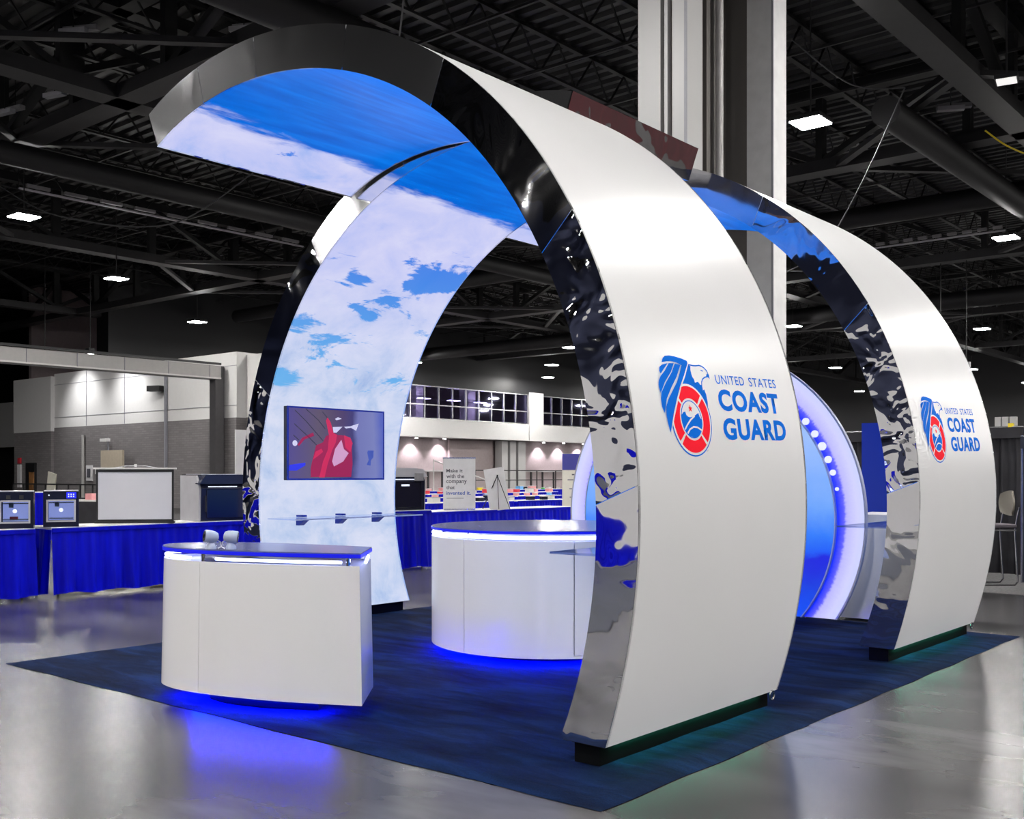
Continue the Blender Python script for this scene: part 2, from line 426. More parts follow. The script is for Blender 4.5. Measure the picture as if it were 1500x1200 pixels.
def tag(o, label=None, cat=None, group=None, kind=None):
    if label: o['label'] = label
    if cat: o['category'] = cat
    if group: o['group'] = group
    if kind: o['kind'] = kind
    return o

def thing(name, label, cat, loc=(0, 0, 0), rz=0.0, group=None):
    o = bpy.data.objects.new(name, None); COL.objects.link(o)
    o.empty_display_size = 0.2
    o.location = loc; o.rotation_euler = (0, 0, rz)
    return tag(o, label, cat, group)

def struct(name, bm, mat, **k):
    return tag(obj(name, bm, mat, **k), kind='structure')

def B(*a, **k):
    bm = bmesh.new(); box(bm, *a, **k); return bm

def dup(o, loc=None, rz=None, label=None, group=None, parent=None):
    c = o.copy(); COL.objects.link(c); c.parent = parent
    if loc is not None: c.location = loc
    if rz is not None: c.rotation_euler = (0, 0, rz)
    if label: c['label'] = label
    if group: c['group'] = group
    for ch in list(o.children): dup(ch, parent=c)
    return c

def smooth_loop(pts, n=6):
    """closed Catmull-Rom"""
    out = []; N = len(pts)
    for i in range(N):
        p0, p1, p2, p3 = (np.array(pts[(i + k) % N]) for k in (-1, 0, 1, 2))
        for j in range(n):
            t_ = j / n
            out.append(tuple(0.5 * (2 * p1 + (p2 - p0) * t_ + (2 * p0 - 5 * p1 + 4 * p2 - p3) * t_ ** 2 + (3 * p1 - p0 - 3 * p2 + p3) * t_ ** 3)))
    return out

# ------------------------------------------------------------------ the hall shell
bm = bmesh.new(); box(bm, (-22, 35, -0.1), (120, 130, 0.2))
struct('floor', bm, M['concrete'])
# corrugated roof deck: ribs run along x
bm = bmesh.new()
prof = []
y = -30.0
while y < 100:
    prof += [(y, 12.60), (y + 0.17, 12.60), (y + 0.23, 12.70), (y + 0.40, 12.70)]; y += 0.46
a = [bm.verts.new((38, p[0], p[1])) for p in prof]; b_ = [bm.verts.new((-82, p[0], p[1])) for p in prof]
for i in range(len(prof) - 1): bm.faces.new((a[i], a[i + 1], b_[i + 1], b_[i]))
struct('ceiling', bm, M['deck'])

def wall(name, x0, x1, y0, y1, z0, z1, mat):
    return struct(name, B(((x0 + x1) / 2, (y0 + y1) / 2, (z0 + z1) / 2), (x1 - x0, y1 - y0, z1 - z0)), M[mat])
# outer walls (dark, far off)
wall('wall_far', -82, 38, 99.7, 100, 0, 12.7, 'black')
wall('wall_right', 37.7, 38, -30, 100, 0, 12.7, 'grey_paint')
wall('wall_front', -82, 38, -30, -29.7, 0, 12.7, 'deep_navy')
wall('wall_left', -82, -81.7, -30, 100, 0, 12.7, 'black')
# service block with the masonry base: plane y = 22.5
blk = struct('wall_block', B((-42.0, 23.5, 1.92), (15.4, 2.0, 3.84)), M['block'])
obj('wall_upper', B((-42.0, 23.52, 5.2), (15.4, 2.0, 2.72)), M['white_paint'], blk)
obj('wall_return', B((-32.6, 24.0, 1.93), (3.4, 2.0, 3.86)), M['block'], blk)
obj('wall_return_upper', B((-32.6, 24.0, 5.16), (3.4, 2.0, 2.6)), M['white_paint'], blk)
obj('wall_bay', B((-51.7, 23.35, 1.83), (4.0, 2.0, 3.66)), M['block'], blk)
obj('wall_bay_upper', B((-51.7, 23.37, 5.05), (4.05, 2.1, 2.78)), M['white_paint'], blk)
bm = bmesh.new()
for z in (4.35, 6.0): box(bm, (-42.0, 22.512, z), (15.4, 0.03, 0.02))
for x in (-46.5, -43, -39.5): box(bm, (x, 22.512, 5.2), (0.02, 0.03, 2.7))
o = obj('panel_joint', bm, M['seam'], blk)
bm = B((-35.3, 22.25, 3.0), (0.42, 0.42, 6.0)); obj('pilaster', bm, M['pilaster_grey'], blk)
bm = B((-39.4, 22.42, 2.95), (0.10, 0.12, 5.9)); obj('downpipe', bm, M['seam'], blk)
wall('wall_recess', -78, -56, 27, 27.3, 3.2, 6.0, 'white_paint')
wall('wall_recess_low', -78, -56, 29, 29.3, 0, 3.2, 'black')
# doorway in the masonry
bm = B((-51.7, 22.30, 1.04), (0.98, 0.14, 2.08)); d1 = struct('door_1', bm, M['black'])
obj('door_leaf', B((-51.45, 22.2, 0.8), (0.42, 0.08, 1.6)), M['wood'], d1)
# bulkhead over the recess (runs along y at x = -35)
bk = struct('wall_bulkhead', B((-35.35, 9.0, 5.74), (0.7, 26.5, 0.5)), M['grey_paint'])
obj('ledge', B((-35.35, 9.0, 5.47), (0.74, 26.5, 0.06)), M['white_paint'], bk)
bm = bmesh.new()
for i in range(14): box(bm, (-34.99, -3 + i * 1.9, 5.74), (0.03, 0.02, 0.5))
obj('panel_joint', bm, M['seam'], bk)
bm = bmesh.new(); bar(bm, (-34.95, -4, 6.06), (-34.95, 22.2, 6.06), 0.09); obj('track', bm, M['black'], bk)

# far wall with the glazed gallery, plane x = -50.7
XW = -50.7
wall('wall_gallery_band', XW - 1.2, XW, 26, 99.6, 4.15, 5.45, 'white_paint')
wall('wall_gallery_low', XW - 2.6, XW - 1.6, 26, 99.6, 0, 4.4, 'taupe')
wall('wall_gallery_top', XW - 1.2, XW, 26, 99.6, 7.85, 12.6, 'black')
wall('wall_gallery_back', XW - 9, XW - 8.7, 26, 99.6, 4.2, 12.6, 'taupe')
wall('floor_gallery', XW - 8.7, XW - 1.2, 26, 99.6, 5.0, 5.2, 'taupe')
for k, (y0, y1) in enumerate(((61.8, 63.6), (80, 81.5))):
    wall('trim_%d' % (k + 1), XW - 0.6, XW + 0.06, y0, y1, 4.15, 8.0, 'white_paint')
for k, (y0, y1, n) in enumerate(((30.0, 61.8, 22), (63.6, 80.0, 12))):
    w = tag(thing('window_%d' % (k + 1), None, None, (XW - 0.2, y0, 5.45)), kind='structure')
    L = y1 - y0
    bm = bmesh.new()
    for z in (0.04, 1.02, 2.36): box(bm, (0, L / 2, z), (0.14, L, 0.08))
    obj('window_frame', bm, M['silver'], w)
    st = L / n
    me = None
    for i in range(n + 1):
        o = link('mullion', me, None, w, (0, i * st, 1.2)) if me else obj('mullion', B((0, 0, 0), (0.12, 0.09, 2.4)), M['silver'], w, (0, i * st, 1.2))
        me = o.data
    me = None
    for i in range(n):
        o = link('pane', me, None, w, (0, (i + .5) * st, 0)) if me else obj('pane', (lambda b_: (box(b_, (0, 0, 0.53), (0.02, st - 0.09, 0.92)), box(b_, (0, 0, 1.69), (0.02, st - 0.09, 1.28)), b_)[2])(bmesh.new()), M['pane_glass'], w, (0, (i + .5) * st, 0))
        me = o.data
# gallery interior: piers and ceiling lights seen through the glass
pier = tag(obj('pier', B((0, 0, 0), (0.9, 0.9, 4.0)), M['white_paint'], None, (XW - 4.5, 46, 7.2)), 'pale square pier behind the gallery glass', 'column', 'piers behind the gallery glass')
for y in (50.5, 53.7, 59.5, 66.5): dup(pier, (XW - 4.5, y, 7.2))
for i_, y in enumerate((50.0, 53.2, 56.5, 59.6, 66.5)):
    q_ = thing('gallery_lamp', 'small pendant lamp number %s from the left behind the gallery glass' % ['one', 'two', 'three', 'four', 'five'][i_], 'lamp', (XW - 3.2, y, 7.2))
    obj('diffuser', B((0, 0, 0), (0.5, 1.0, 0.03)), M['gallery_light'], q_)
    bm = bmesh.new(); bar(bm, (0, 0, 0), (0, 0, 5.52), 0.03); obj('stem', bm, M['dark_steel'], q_)
# lower zone: alcoves with scallops of light, lit by real downlights
bm = bmesh.new()
for i in range(30):
    yy = 40 + i * 1.5
    if 53.9 < yy < 60.2: continue
    box(bm, (XW - 1.55, yy, 0.85), (0.1, 0.14, 1.7))
g = tag(obj('rail_posts', bm, M['dark_steel']), 'row of dark posts along the foot of the gallery wall', 'partition')
bm = bmesh.new(); box(bm, (XW - 1.58, 61, 1.74), (0.2, 50, 0.12)); obj('cap_rail', bm, M['grey_paint'], g)
wall('wall_shutter', XW - 1.5, XW - 1.3, 54.0, 58.9, 0, 4.1, 'taupe')
sc = thing('clustered_column', 'grey column with vertical ribs below the white gallery band', 'column', (XW - 0.9, 60.6, 0))
for dy, w_ in ((-1.1, 0.7), (-0.1, 0.7), (1.0, 0.9)):
    obj('shaft', B((0, dy, 2.05), (0.7, w_, 4.1)), M['pillar'], sc)
dl = None
for y in (46.5, 50.2, 53.1, 64.9, 67.6, 70.4, 73.2):
    if dl is None:
        dl = thing('wall_washer', 'small recessed downlight washing the taupe wall under the gallery', 'light', (XW - 0.95, y, 4.08), 0, 'downlights under the gallery')
        bm = bmesh.new(); lathe(bm, [(0.10, 0.0), (0.10, 0.03)], 12); obj('lens', bm, M['downlight'], dl)
        bm = bmesh.new(); lathe(bm, [(0.14, 0.03), (0.14, 0.08)], 12); obj('housing', bm, M['black'], dl)
        ld = bpy.data.lights.new('washer_beam', 'SPOT'); ld.energy = 420; ld.spot_size = R(100); ld.spot_blend = 0.5; ld.color = (1, 0.92, 1); ld.shadow_soft_size = 0.05
        lo = bpy.data.objects.new('washer_beam', ld); COL.objects.link(lo); lo.parent = dl; lo.location = (0, 0, -0.05); lo.rotation_euler = (0, R(14), 0)
    else: dup(dl, (XW - 0.95, y, 4.08))
# wall washers on the white block wall
for i, x in enumerate((-46.6, -42.4)):
    w = thing('wall_washer', ('left' if i == 0 else 'right') + ' one of two spotlights grazing the white wall above the masonry', 'light', (x, 20.5, 7.0))
    obj('housing', B((0, 0, 0), (0.3, 0.3, 0.25)), M['black'], w)
    obj('lens', B((0, 0, -0.14), (0.22, 0.22, 0.02)), M['downlight'], w)
    bm = bmesh.new(); bar(bm, (0, 0, 0.1), (0, 0, 5.7), 0.03); obj('stem', bm, M['black'], w)
    ld = bpy.data.lights.new('washer_beam', 'SPOT'); ld.energy = 520; ld.spot_size = R(96); ld.spot_blend = 0.85; ld.shadow_soft_size = 0.08
    lo = bpy.data.objects.new('washer_beam', ld); COL.objects.link(lo); lo.parent = w; lo.location = (0, 0, -0.2); lo.rotation_euler = (R(42), 0, 0)

# ------------------------------------------------------------------ roof steel
def girder_x(y, x0, x1, lab):
    g = thing('roof_girder', lab, 'girder', ((x0 + x1) / 2, y, 10.0), 0)
    L = x1 - x0
    obj('bottom_chord', B((0, 0, 0.16), (L, 0.62, 0.32)), M['dark_steel'], g)
    obj('top_chord', B((0, 0, 2.25), (L, 0.4, 0.3)), M['black_steel'], g)
    bm = bmesh.new(); n = int(L / 3.9)
    for i in range(n):
        a = -L / 2 + i * L / n; c = a + L / n
        bar(bm, (a, 0, 0.3), (a, 0, 2.2), 0.3, 0.2)
        if i % 2: bar(bm, (a, 0, 0.3), (c, 0, 2.2), 0.24, 0.16)
        else: bar(bm, (a, 0, 2.2), (c, 0, 0.3), 0.24, 0.16)
    obj('web', bm, M['black_steel'], g)
def girder_y(x, y0, y1, lab):
    g = thing('roof_girder', lab, 'girder', (x, (y0 + y1) / 2, 10.0), 0)
    L = y1 - y0
    obj('bottom_chord', B((0, 0, 0.16), (0.62, L, 0.32)), M['dark_steel'], g)
    obj('top_chord', B((0, 0, 2.25), (0.4, L, 0.3)), M['black_steel'], g)
    bm = bmesh.new(); n = int(L / 3.9)
    for i in range(n):
        a = -L / 2 + i * L / n; c = a + L / n
        bar(bm, (0, a, 0.3), (0, a, 2.2), 0.3, 0.2)
        if i % 2: bar(bm, (0, a, 0.3), (0, c, 2.2), 0.24, 0.16)
        else: bar(bm, (0, a, 2.2), (0, c, 0.3), 0.24, 0.16)
    obj('web', bm, M['black_steel'], g)
GX = [-67.4, -51.7, -36.0, -19.9, -4.6, 11.1]
GY = [-6.5, 9.15, 24.9, 40.2, 55.8, 71.4]
xl = ['black roof girder over the gallery wall', 'black roof girder above the far block', 'black roof girder above the bulkhead', 'black roof girder left of the arches, running away from the viewer', 'wide black roof girder at the upper right, running away from the viewer', 'black roof girder past the right edge']
yl = ['black roof girder behind the viewer', 'broad black roof girder crossing the upper left corner', 'second black roof girder crossing behind the pillar', 'third black roof girder across the hall', 'fourth black roof girder across the hall', 'farthest black roof girder across the hall']
for x, l in zip(GX[1:], xl[1:]): girder_y(x, -20, 95, l)
for y, l in zip(GY, yl): girder_x(y, -70, 30, l)
# diamond bracing round each grid node
proto = None
for i, x in enumerate(GX[2:5]):
    for j, y in enumerate(GY[1:5]):
        if proto is None:
            proto = thing('diamond_brace', 'square of slim horizontal braces round a crossing of roof girders', 'brace', (x, y, 10.1), 0, 'horizontal braces between roof girders')
            for a, b_ in (((5, 0, 0), (0, 5, 0)), ((0, 5, 0), (-5, 0, 0)), ((-5, 0, 0), (0, -5, 0)), ((0, -5, 0), (5, 0, 0))):
                bm = bmesh.new(); bar(bm, a, b_, 0.2, 0.12); obj('strut', bm, M['dark_steel'], proto)
        else: dup(proto, (x, y, 10.1))
# open-web joists along y
jo = None
for k in range(22):
    x = 6.9 - k * 2.6
    if jo is None:
        jo = thing('bar_joist', 'slim black open-web joist under the corrugated roof deck', 'joist', (x, 35, 11.55), 0, 'joists under the roof deck')
        L = 105
        obj('bottom_chord', B((0, 0, 0), (0.14, L, 0.06)), M['black_steel'], jo)
        obj('top_chord', B((0, 0, 0.98), (0.14, L, 0.08)), M['black_steel'], jo)
        bm = bmesh.new(); n = 70
        for i in range(n):
            a = -L / 2 + i * L / n; c = a + L / n / 2
            bar(bm, (0, a, 0), (0, c, 0.96), 0.04); bar(bm, (0, c, 0.96), (0, a + L / n, 0), 0.04)
        obj('web', bm, M['black_steel'], jo)
    else: dup(jo, (x, 35, 11.55))
# bridging rods along x, ducts and pipes
bm = bmesh.new()
for k in range(26): bar(bm, (8, -8 + k * 3.1, 11.49), (-50, -8 + k * 3.1, 11.49), 0.06)
tag(obj('bridging_rods', bm, M['dark_steel']), 'thin steel rods tying the roof joists together', 'rods', kind='stuff')
for (a, b_, r_, l) in (((-12.5, -5, 9.7), (-12.5, 31, 9.7), 0.38, 'fat round black duct above the arches'),
                       ((-1.2, 8, 9.6), (-1.2, 45, 9.6), 0.10, 'black pipe run beside the right hand girder'),
                       ((-6.3, 20, 9.7), (-6.3, 45, 9.7), 0.34, 'round black duct beyond the big pillar'),
                       ((-49, 33, 10.6), (0, 33, 10.6), 0.36, 'long black duct crossing the hall'),
                       ((-49, 47.5, 9.6), (0, 47.5, 9.6), 0.40, 'second long black duct crossing the hall'),
                       ((-24.5, -5, 9.65), (-24.5, 46, 9.65), 0.30, 'round black duct above the left hand girders')):
    bm = bmesh.new(); tube(bm, [a, b_], r_, 14); tag(obj('duct', bm, M['duct'], smooth=True), l, 'duct')
# unlit strip fixtures / cable trays high up
def tray(a, b_, lab):
    tr = thing('cable_tray', lab, 'cable tray', ((a[0] + b_[0]) / 2, (a[1] + b_[1]) / 2, (a[2] + b_[2]) / 2))
    A_ = Vector(a) - tr.location; B_ = Vector(b_) - tr.location
    bm = bmesh.new(); bar(bm, A_, B_, 0.09, 0.05); obj('rail', bm, M['light_grey_plastic'], tr)
    for q_ in (A_, B_):
        bm = bmesh.new(); bar(bm, q_, q_ + Vector((0, 0, 12.72 - tr.location.z)), 0.02); obj('hanger', bm, M['black_steel'], tr)
    n = 9
    d = (B_ - A_)
    me = None
    for i in range(n):
        p = A_ + d * ((i + .5) / n) + Vector((0, 0, 0.14))
        bm = bmesh.new(); bar(bm, p - d * 0.3 / n, p + d * 0.3 / n, 0.12, 0.10); obj('socket_box', bm, M['grey_plastic'], tr)
tray((-31.1, 12.0, 10.6), (-31.1, 23.4, 10.6), 'pale cable tray with boxes hung over the left side')
tray((-13.4, 37.5, 10.4), (-8.5, 37.5, 10.4), 'pale cable tray with boxes right of the second arch')
tray((-31, 26.5, 10.6), (-31, 33.0, 10.6), 'pale cable tray glimpsed through the arches')
for i, (p, d) in enumerate((((-21.5, 5.2, 10.9), 0.1), ((-19.2, 7.6, 11.0), 0.5), ((-16.0, 6.4, 11.3), -0.2), ((-22.4, 8.8, 10.7), 0.3), ((-24.6, 8.6, 10.7), 0.2), ((-20.6, 9.9, 10.8), 0.4), ((-15.9, 9.6, 10.8), 0.5), ((-5.7, 22.6, 10.3), 0.5), ((-26.6, 9.8, 10.8), 0.1))):
    f_ = thing('junction_box', 'small pale junction box high in the roof steel, %s' % ['far left', 'near the left corner beam', 'nearest the arch top', 'below the corner beam', 'left of the lowest pair', 'above the leftmost lamp', 'beside the corner beam end', 'right of the big pillar', 'at the left edge'][i], 'box', p, d)
    obj('lid', B((0, 0, 0), (0.62, 0.16, 0.10)), M['light_grey_plastic'], f_)
    obj('body', B((0.1, 0.14, 0.10), (0.8, 0.16, 0.10)), M['grey_plastic'], f_)
    bm = bmesh.new(); bar(bm, (0, 0, 0), (0, 0, 12.72 - p[2]), 0.02); obj('hanger', bm, M['black_steel'], f_)
# loose cables
def cable(pts, r_, mat, lab):
    bm = bmesh.new(); cr = []
    P_ = [Vector(p) for p in pts]
    P_ = [P_[0]] + P_ + [P_[-1]]
    for i in range(1, len(P_) - 2):
        for j in range(8):
            t_ = j / 8; p0, p1, p2, p3 = P_[i - 1:i + 3]
            cr.append(0.5 * (2 * p1 + (p2 - p0) * t_ + (2 * p0 - 5 * p1 + 4 * p2 - p3) * t_ ** 2 + (3 * p1 - p0 - 3 * p2 + p3) * t_ ** 3))
    cr.append(P_[-1])
    tube(bm, cr, r_, 6); tag(obj('cable', bm, M[mat], smooth=True), lab, 'cable')
cable([(-6.4, 15.4, 9.9), (-5.7, 16.6, 9.2), (-5.0, 17.6, 9.25)], 0.014, 'cable_grey', 'loop of grey cable hanging from the right hand girder')
cable([(-5.0, 17.6, 9.25), (-6.0, 17.9, 7.6), (-7.0, 18.2, 6.4), (-8.2, 18.6, 6.0)], 0.014, 'cable_grey', 'long grey cable dangling right of the bright lamp')
cable([(-8.5, 7.2, 11.5), (-8.8, 7.5, 10.0), (-9.6, 8.0, 8.3)], 0.015, 'cable_grey', 'thin grey cable dangling above the first arch')
cable([(-5.0, 22.9, 9.7), (-4.6, 23.4, 9.35), (-4.2, 24.4, 9.3), (-3.8, 25.0, 9.8)], 0.02, 'yellow', 'sagging yellow cable under the right hand girder')
cable([(-28, 10.0, 9.7), (-26.5, 11.0, 8.8), (-23.5, 12.6, 8.4), (-21, 13.6, 9.6)], 0.018, 'cable_grey', 'thin cable sagging between girders on the left')

# ------------------------------------------------------------------ high-bay lamps on a staggered grid
lamp = None
vis = {(4, 1): 'brightest lamp at the far left', (5, 2): 'second lamp from the left, right of the brightest', (6, 3): 'third lamp of the left diagonal, above the white wall',
       (1, 2): 'big bright lamp right of the tall pillar', (1, 4): 'bright lamp near the right edge', (2, 7): 'lamp at the right, below the bright pair', (3, 6): 'lamp peeping out right of the tall pillar',
       (7, 6): 'lamp seen low beside the television arch', (6, 7): 'lamp between the arches, above the gallery glass', (7, 8): 'lamp between the arches, just right over the gallery glass'}
for k in range(-3, 11):
    for mI in range(-3, 13):
        if (k + mI) % 2 == 0: continue
        x = -7.05 * k if k else 0.0; y = 3.2 + 7.25 * mI
        if x > 22 or x < -66 or (x < -49 and (y < 27)) : continue
        if x < XW + 1 and y > 25: continue
        if -53.9 < x < -31 and 22 < y < 25.5: y += 0.9 if k != 6 else 1.45
        if (k, mI) == (4, 1): y = 10.8
        if (k, mI) == (6, 3): x = -43.0
        if k == 7:
            if y < 45: continue
            x = -48.3
        rank = vis.get((k, mI))
        if lamp is None:
            lamp = thing('high_bay_lamp', 'white square high-bay lamp hanging from the black roof', 'lamp', (x, y, 9.0), R(0), 'high-bay lamps hung under the roof')
            obj('diffuser', B((0, 0, 0), (0.66, 0.66, 0.02)), M['lamp'], lamp)
            bm = bmesh.new(); box(bm, (0, 0, 0.06), (0.72, 0.72, 0.10), bev=0.02); obj('housing', bm, M['black'], lamp)
            bm = bmesh.new(); bar(bm, (0, 0, 0.1), (0, 0, 3.72), 0.025); obj('stem', bm, M['dark_steel'], lamp)
            if rank: lamp['label'] = 'white square high-bay lamp, ' + rank
        else:
            c = dup(lamp, (x, y, 9.0), label='white square high-bay lamp, ' + rank if rank else 'white square high-bay lamp hanging from the black roof')
# one lamp that is off
lo_ = thing('unlit_lamp', 'dim square lamp hanging under the right hand girder', 'lamp', (-3.3, 18.4, 9.2), 0.2)
obj('diffuser', B((0, 0, 0), (0.36, 0.36, 0.02)), M['lamp_off'], lo_); obj('housing', B((0, 0, 0.05), (0.42, 0.42, 0.08)), M['black'], lo_)
bm = bmesh.new(); bar(bm, (0, 0, 0.05), (0, 0, 3.45), 0.03); obj('stem', bm, M['dark_steel'], lo_)

# ------------------------------------------------------------------ the tall pillar
pl = thing('column', 'tall pale pillar of two ribbed shafts rising behind the arches', 'column', (-4.6, 9.2, 0))
# shaft A (left) with a recessed channel, shaft B (right)
def addbox(name, x0, x1, y0, y1, mat, z1=12.6):
    cx, cy = pl.location[0], pl.location[1]
    return obj(name, B(((x0 + x1) / 2 - cx, (y0 + y1) / 2 - cy, z1 / 2), (x1 - x0, y1 - y0, z1)), M[mat], pl)
addbox('shaft', -5.19, -4.84, 8.2, 8.62, 'pillar')
addbox('shaft', -4.66, -4.45, 8.2, 8.62, 'pillar')
addbox('channel', -4.84, -4.66, 8.28, 8.6, 'pillar_dark')
addbox('rib', -4.775, -4.725, 8.19, 8.28, 'pillar')
addbox('shaft', -4.47, -4.07, 9.9, 10.32, 'pillar_brightened')
addbox('back_web', -5.19, -4.47, 10.05, 10.2, 'pillar_dark')
addbox('core', -5.1, -4.8, 8.62, 9.9, 'pillar_dark')
addbox('core_rib', -4.8, -4.72, 9.2, 9.5, 'pillar_dark')
addbox('corner_trim', -4.475, -4.445, 8.19, 8.22, 'seam')
addbox('corner_trim', -4.085, -4.06, 9.885, 9.91, 'seam')
bm = bmesh.new(); tube(bm, [(-0.02, 0.18, 5.2), (-0.02, 0.18, 12.6)], 0.055, 12); obj('pipe', bm, M['grey_paint'], pl, smooth=True)
bm = bmesh.new(); tube(bm, [(-0.02, 0.18, 5.15), (-0.02, 0.18, 5.4)], 0.085, 12); obj('pipe_collar', bm, M['grey_paint'], pl, smooth=True)

# ------------------------------------------------------------------ carpet
bm = bmesh.new()
nx, ny = 60, 68
X0, X1, Y0, Y1 = -5.70, 0.0, 0.0, 6.62
vs = {}
for i in range(nx + 1):
    for j in range(ny + 1):
        x = X0 + (X1 - X0) * i / nx; y = Y0 + (Y1 - Y0) * j / ny
        e = min(i, j, nx - i, ny - j)
        z = 0.003 if e == 0 else 0.016 + (0.003 * math.sin(x * 5 + y * 2.1) + 0.002 * math.sin(y * 9 - x * 3)) * (e > 1)
        if e == 0: x += 0.006 * math.sin(y * 7); y += 0.006 * math.sin(x * 6)
        vs[i, j] = bm.verts.new((x, y, z))
for i in range(nx):
    for j in range(ny): bm.faces.new((vs[i, j], vs[i + 1, j], vs[i + 1, j + 1], vs[i, j + 1]))
tag(obj('carpet', bm, M['carpet'], smooth=True), 'dark navy blue booth carpet lying under the arches', 'carpet')

# ------------------------------------------------------------------ the arches
CX, CZ = -3.0, 1.3
CO = [-0.023215822861911876, 0.11075940822467092, -0.1832305089774496, 0.13900572545432124, -0.09859089408430993, 0.18122139659143371, -0.012860561151233638, 2.855679075118967]
CI = [-0.03290693910865766, 0.14345355221260547, -0.15720215842263127, -0.06372481252611398, 0.11970095322125587, 0.14815977061220043, -0.054990628485746665, 2.6025421740729158]
def pout(a): r_ = np.polyval(CO, a); return (CX + r_ * math.cos(a), CZ + r_ * math.sin(a))
def pin(a): r_ = np.polyval(CI, a); return (CX + r_ * math.cos(a), CZ + r_ * math.sin(a))
A0o, A0i, A1o, A1i = -0.417, -0.459, 2.051, 2.055

def arch(name, label, y0, y1, mirror=None, end=1.0, root=(-0.5, 1.45)):
    """y0..y1 along the hall; mirror = sum of x for the left-hand arch; end = share of the profile kept"""
    fx = (lambda x: x) if mirror is None else (lambda x: mirror - x)
    g = thing(name, label, 'booth arch', (fx(root[0]), root[1], 0))
    ox, oy = g.location[0], g.location[1]
    N = 96
    def prof(k):
        t_ = k / N * end
        o_ = pout(A0o + (A1o - A0o) * t_); i_ = pin(A0i + (A1i - A0i) * t_)
        return (fx(o_[0]) - ox, o_[1]), (fx(i_[0]) - ox, i_[1])
    PR = [prof(k) for k in range(N + 1)]
    T_ = 0.018
    def inset(k, d):   # points d inside from the outer / inner skin
        (xo, zo), (xi, zi) = PR[k]
        v = Vector((xi - xo, zi - zo)).normalized() * d
        return (xo + v.x, zo + v.y), (xi - v.x, zi - v.y)
    # outer skin in three sheets
    cuts = [0, 40, N]
    def sheet(k0, k1, outer, ya, yb, name, mat, uvs=False):
        bm = bmesh.new()
        uvl = bm.loops.layers.uv.new('print')
        rows = []
        for k in range(k0, k1 + 1):
            p = PR[k][0] if outer else PR[k][1]; q = inset(k, T_)[0 if outer else 1]
            rows.append([bm.verts.new((p[0], ya, p[1])), bm.verts.new((p[0], yb, p[1])), bm.verts.new((q[0], yb, q[1])), bm.verts.new((q[0], ya, q[1]))])
        for a, b_ in zip(rows, rows[1:]):
            for e in range(4): bm.faces.new((a[e], a[(e + 1) % 4], b_[(e + 1) % 4], b_[e]))
        bm.faces.new(rows[0]); bm.faces.new(rows[-1][::-1])
        for f_ in bm.faces:
            for l in f_.loops:
                ang = math.atan2(l.vert.co.z - CZ, l.vert.co.x + ox + 3.04)
                if ang < -1.2: ang += 2 * math.pi
                l[uvl].uv = (ang * 2.9, l.vert.co.y + oy)
        return obj(name, bm, mat, g, smooth=True)
    sheet(0, N, True, y0 - oy + 0.004, y1 - oy - 0.004, 'outer_skin', M['white_panel'])
    sheet(0, N, False, y0 - oy + 0.004, y1 - oy - 0.004, 'lit_lining', M['print'])
    # hidden core so the arch is solid
    # mirror-finish edge panels, front and rear
    seams = [0.0, 0.19, 0.40, 0.585, 0.705, 0.83, 0.92, 1.0] if mirror is None else [0.0, 0.34, 0.56, 0.80, 1.0]
    for (ya, yb) in ((y0 - oy, y0 - oy + 0.02), (y1 - oy - 0.02, y1 - oy)):
        for s in range(len(seams) - 1):
            k0 = int(seams[s] * N + .5); k1 = int(seams[s + 1] * N + .5)
            bm = bmesh.new(); rows = []
            M_ = 6
            for k in range(k0, k1 + 1):
                (xo, zo), (xi, zi) = PR[k]
                sh = 0.0
                row = []
                for j in range(M_ + 1):
                    u = j / M_
                    row.append((xo + (xi - xo) * u, zo + (zi - zo) * u))
                rows.append(row)
            gap = 0.003
            front = []
            for r_i, row in enumerate(rows):
                t_ = 0
                if r_i == 0 and s > 0: nxt = rows[1]; row = [(a[0] + (b_[0] - a[0]) * 0.06, a[1] + (b_[1] - a[1]) * 0.06) for a, b_ in zip(row, nxt)]
                front.append([bm.verts.new((p[0], ya, p[1])) for p in row])
            back = []
            for r_i, row in enumerate(front): back.append([bm.verts.new((v.co.x, yb, v.co.z)) for v in row])
            for L_, flip in ((front, False), (back, True)):
                for a, b_ in zip(L_, L_[1:]):
                    for j in range(M_): bm.faces.new((a[j], a[j + 1], b_[j + 1], b_[j]))
            for a, b_, c, d in zip(front, front[1:], back, back[1:]):
                bm.faces.new((a[0], b_[0], d[0], c[0])); bm.faces.new((a[-1], b_[-1], d[-1], c[-1]))
            for a, c in ((front[0], back[0]), (front[-1], back[-1])):
                for j in range(M_): bm.faces.new((a[j], a[j + 1], c[j + 1], c[j]))
            kind_ = (('chrome_low', 'chrome_crumple', 'chrome_low') if mirror is None else ('chrome_crumple', 'chrome_low', 'chrome'))
            obj('mirror_panel', bm, M[kind_[s]] if s < len(kind_) else M['chrome'], g)
    # end cap
    (xo, zo), (xi, zi) = PR[N]
    d = Vector((PR[N][0][0] - PR[N - 1][0][0], PR[N][0][1] - PR[N - 1][0][1])).normalized() * 0.012
    bm = bmesh.new(); yprism(bm, [(xo, zo), (xi, zi), (xi + d.x, zi + d.y), (xo + d.x, zo + d.y)], y0 - oy, y1 - oy)
    obj('end_cap', bm, M['chrome_low'], g)
    # foot plate, plinth and strip light under the foot
    (xo, zo), (xi, zi) = PR[0]
    bm = bmesh.new(); q_ = 0.012 if xi > xo else -0.012; yprism(bm, [(xo + q_, zo), (xi - q_, zi), (xi - q_, zi - 0.006), (xo + q_, zo - 0.006)], y0 - oy + 0.01, y1 - oy - 0.01)
    obj('foot_plate', bm, M['black'], g)
    sx = 1 if mirror is None else -1
    xa, xb = sorted((xo - sx * 0.055, xo - sx * 0.21))
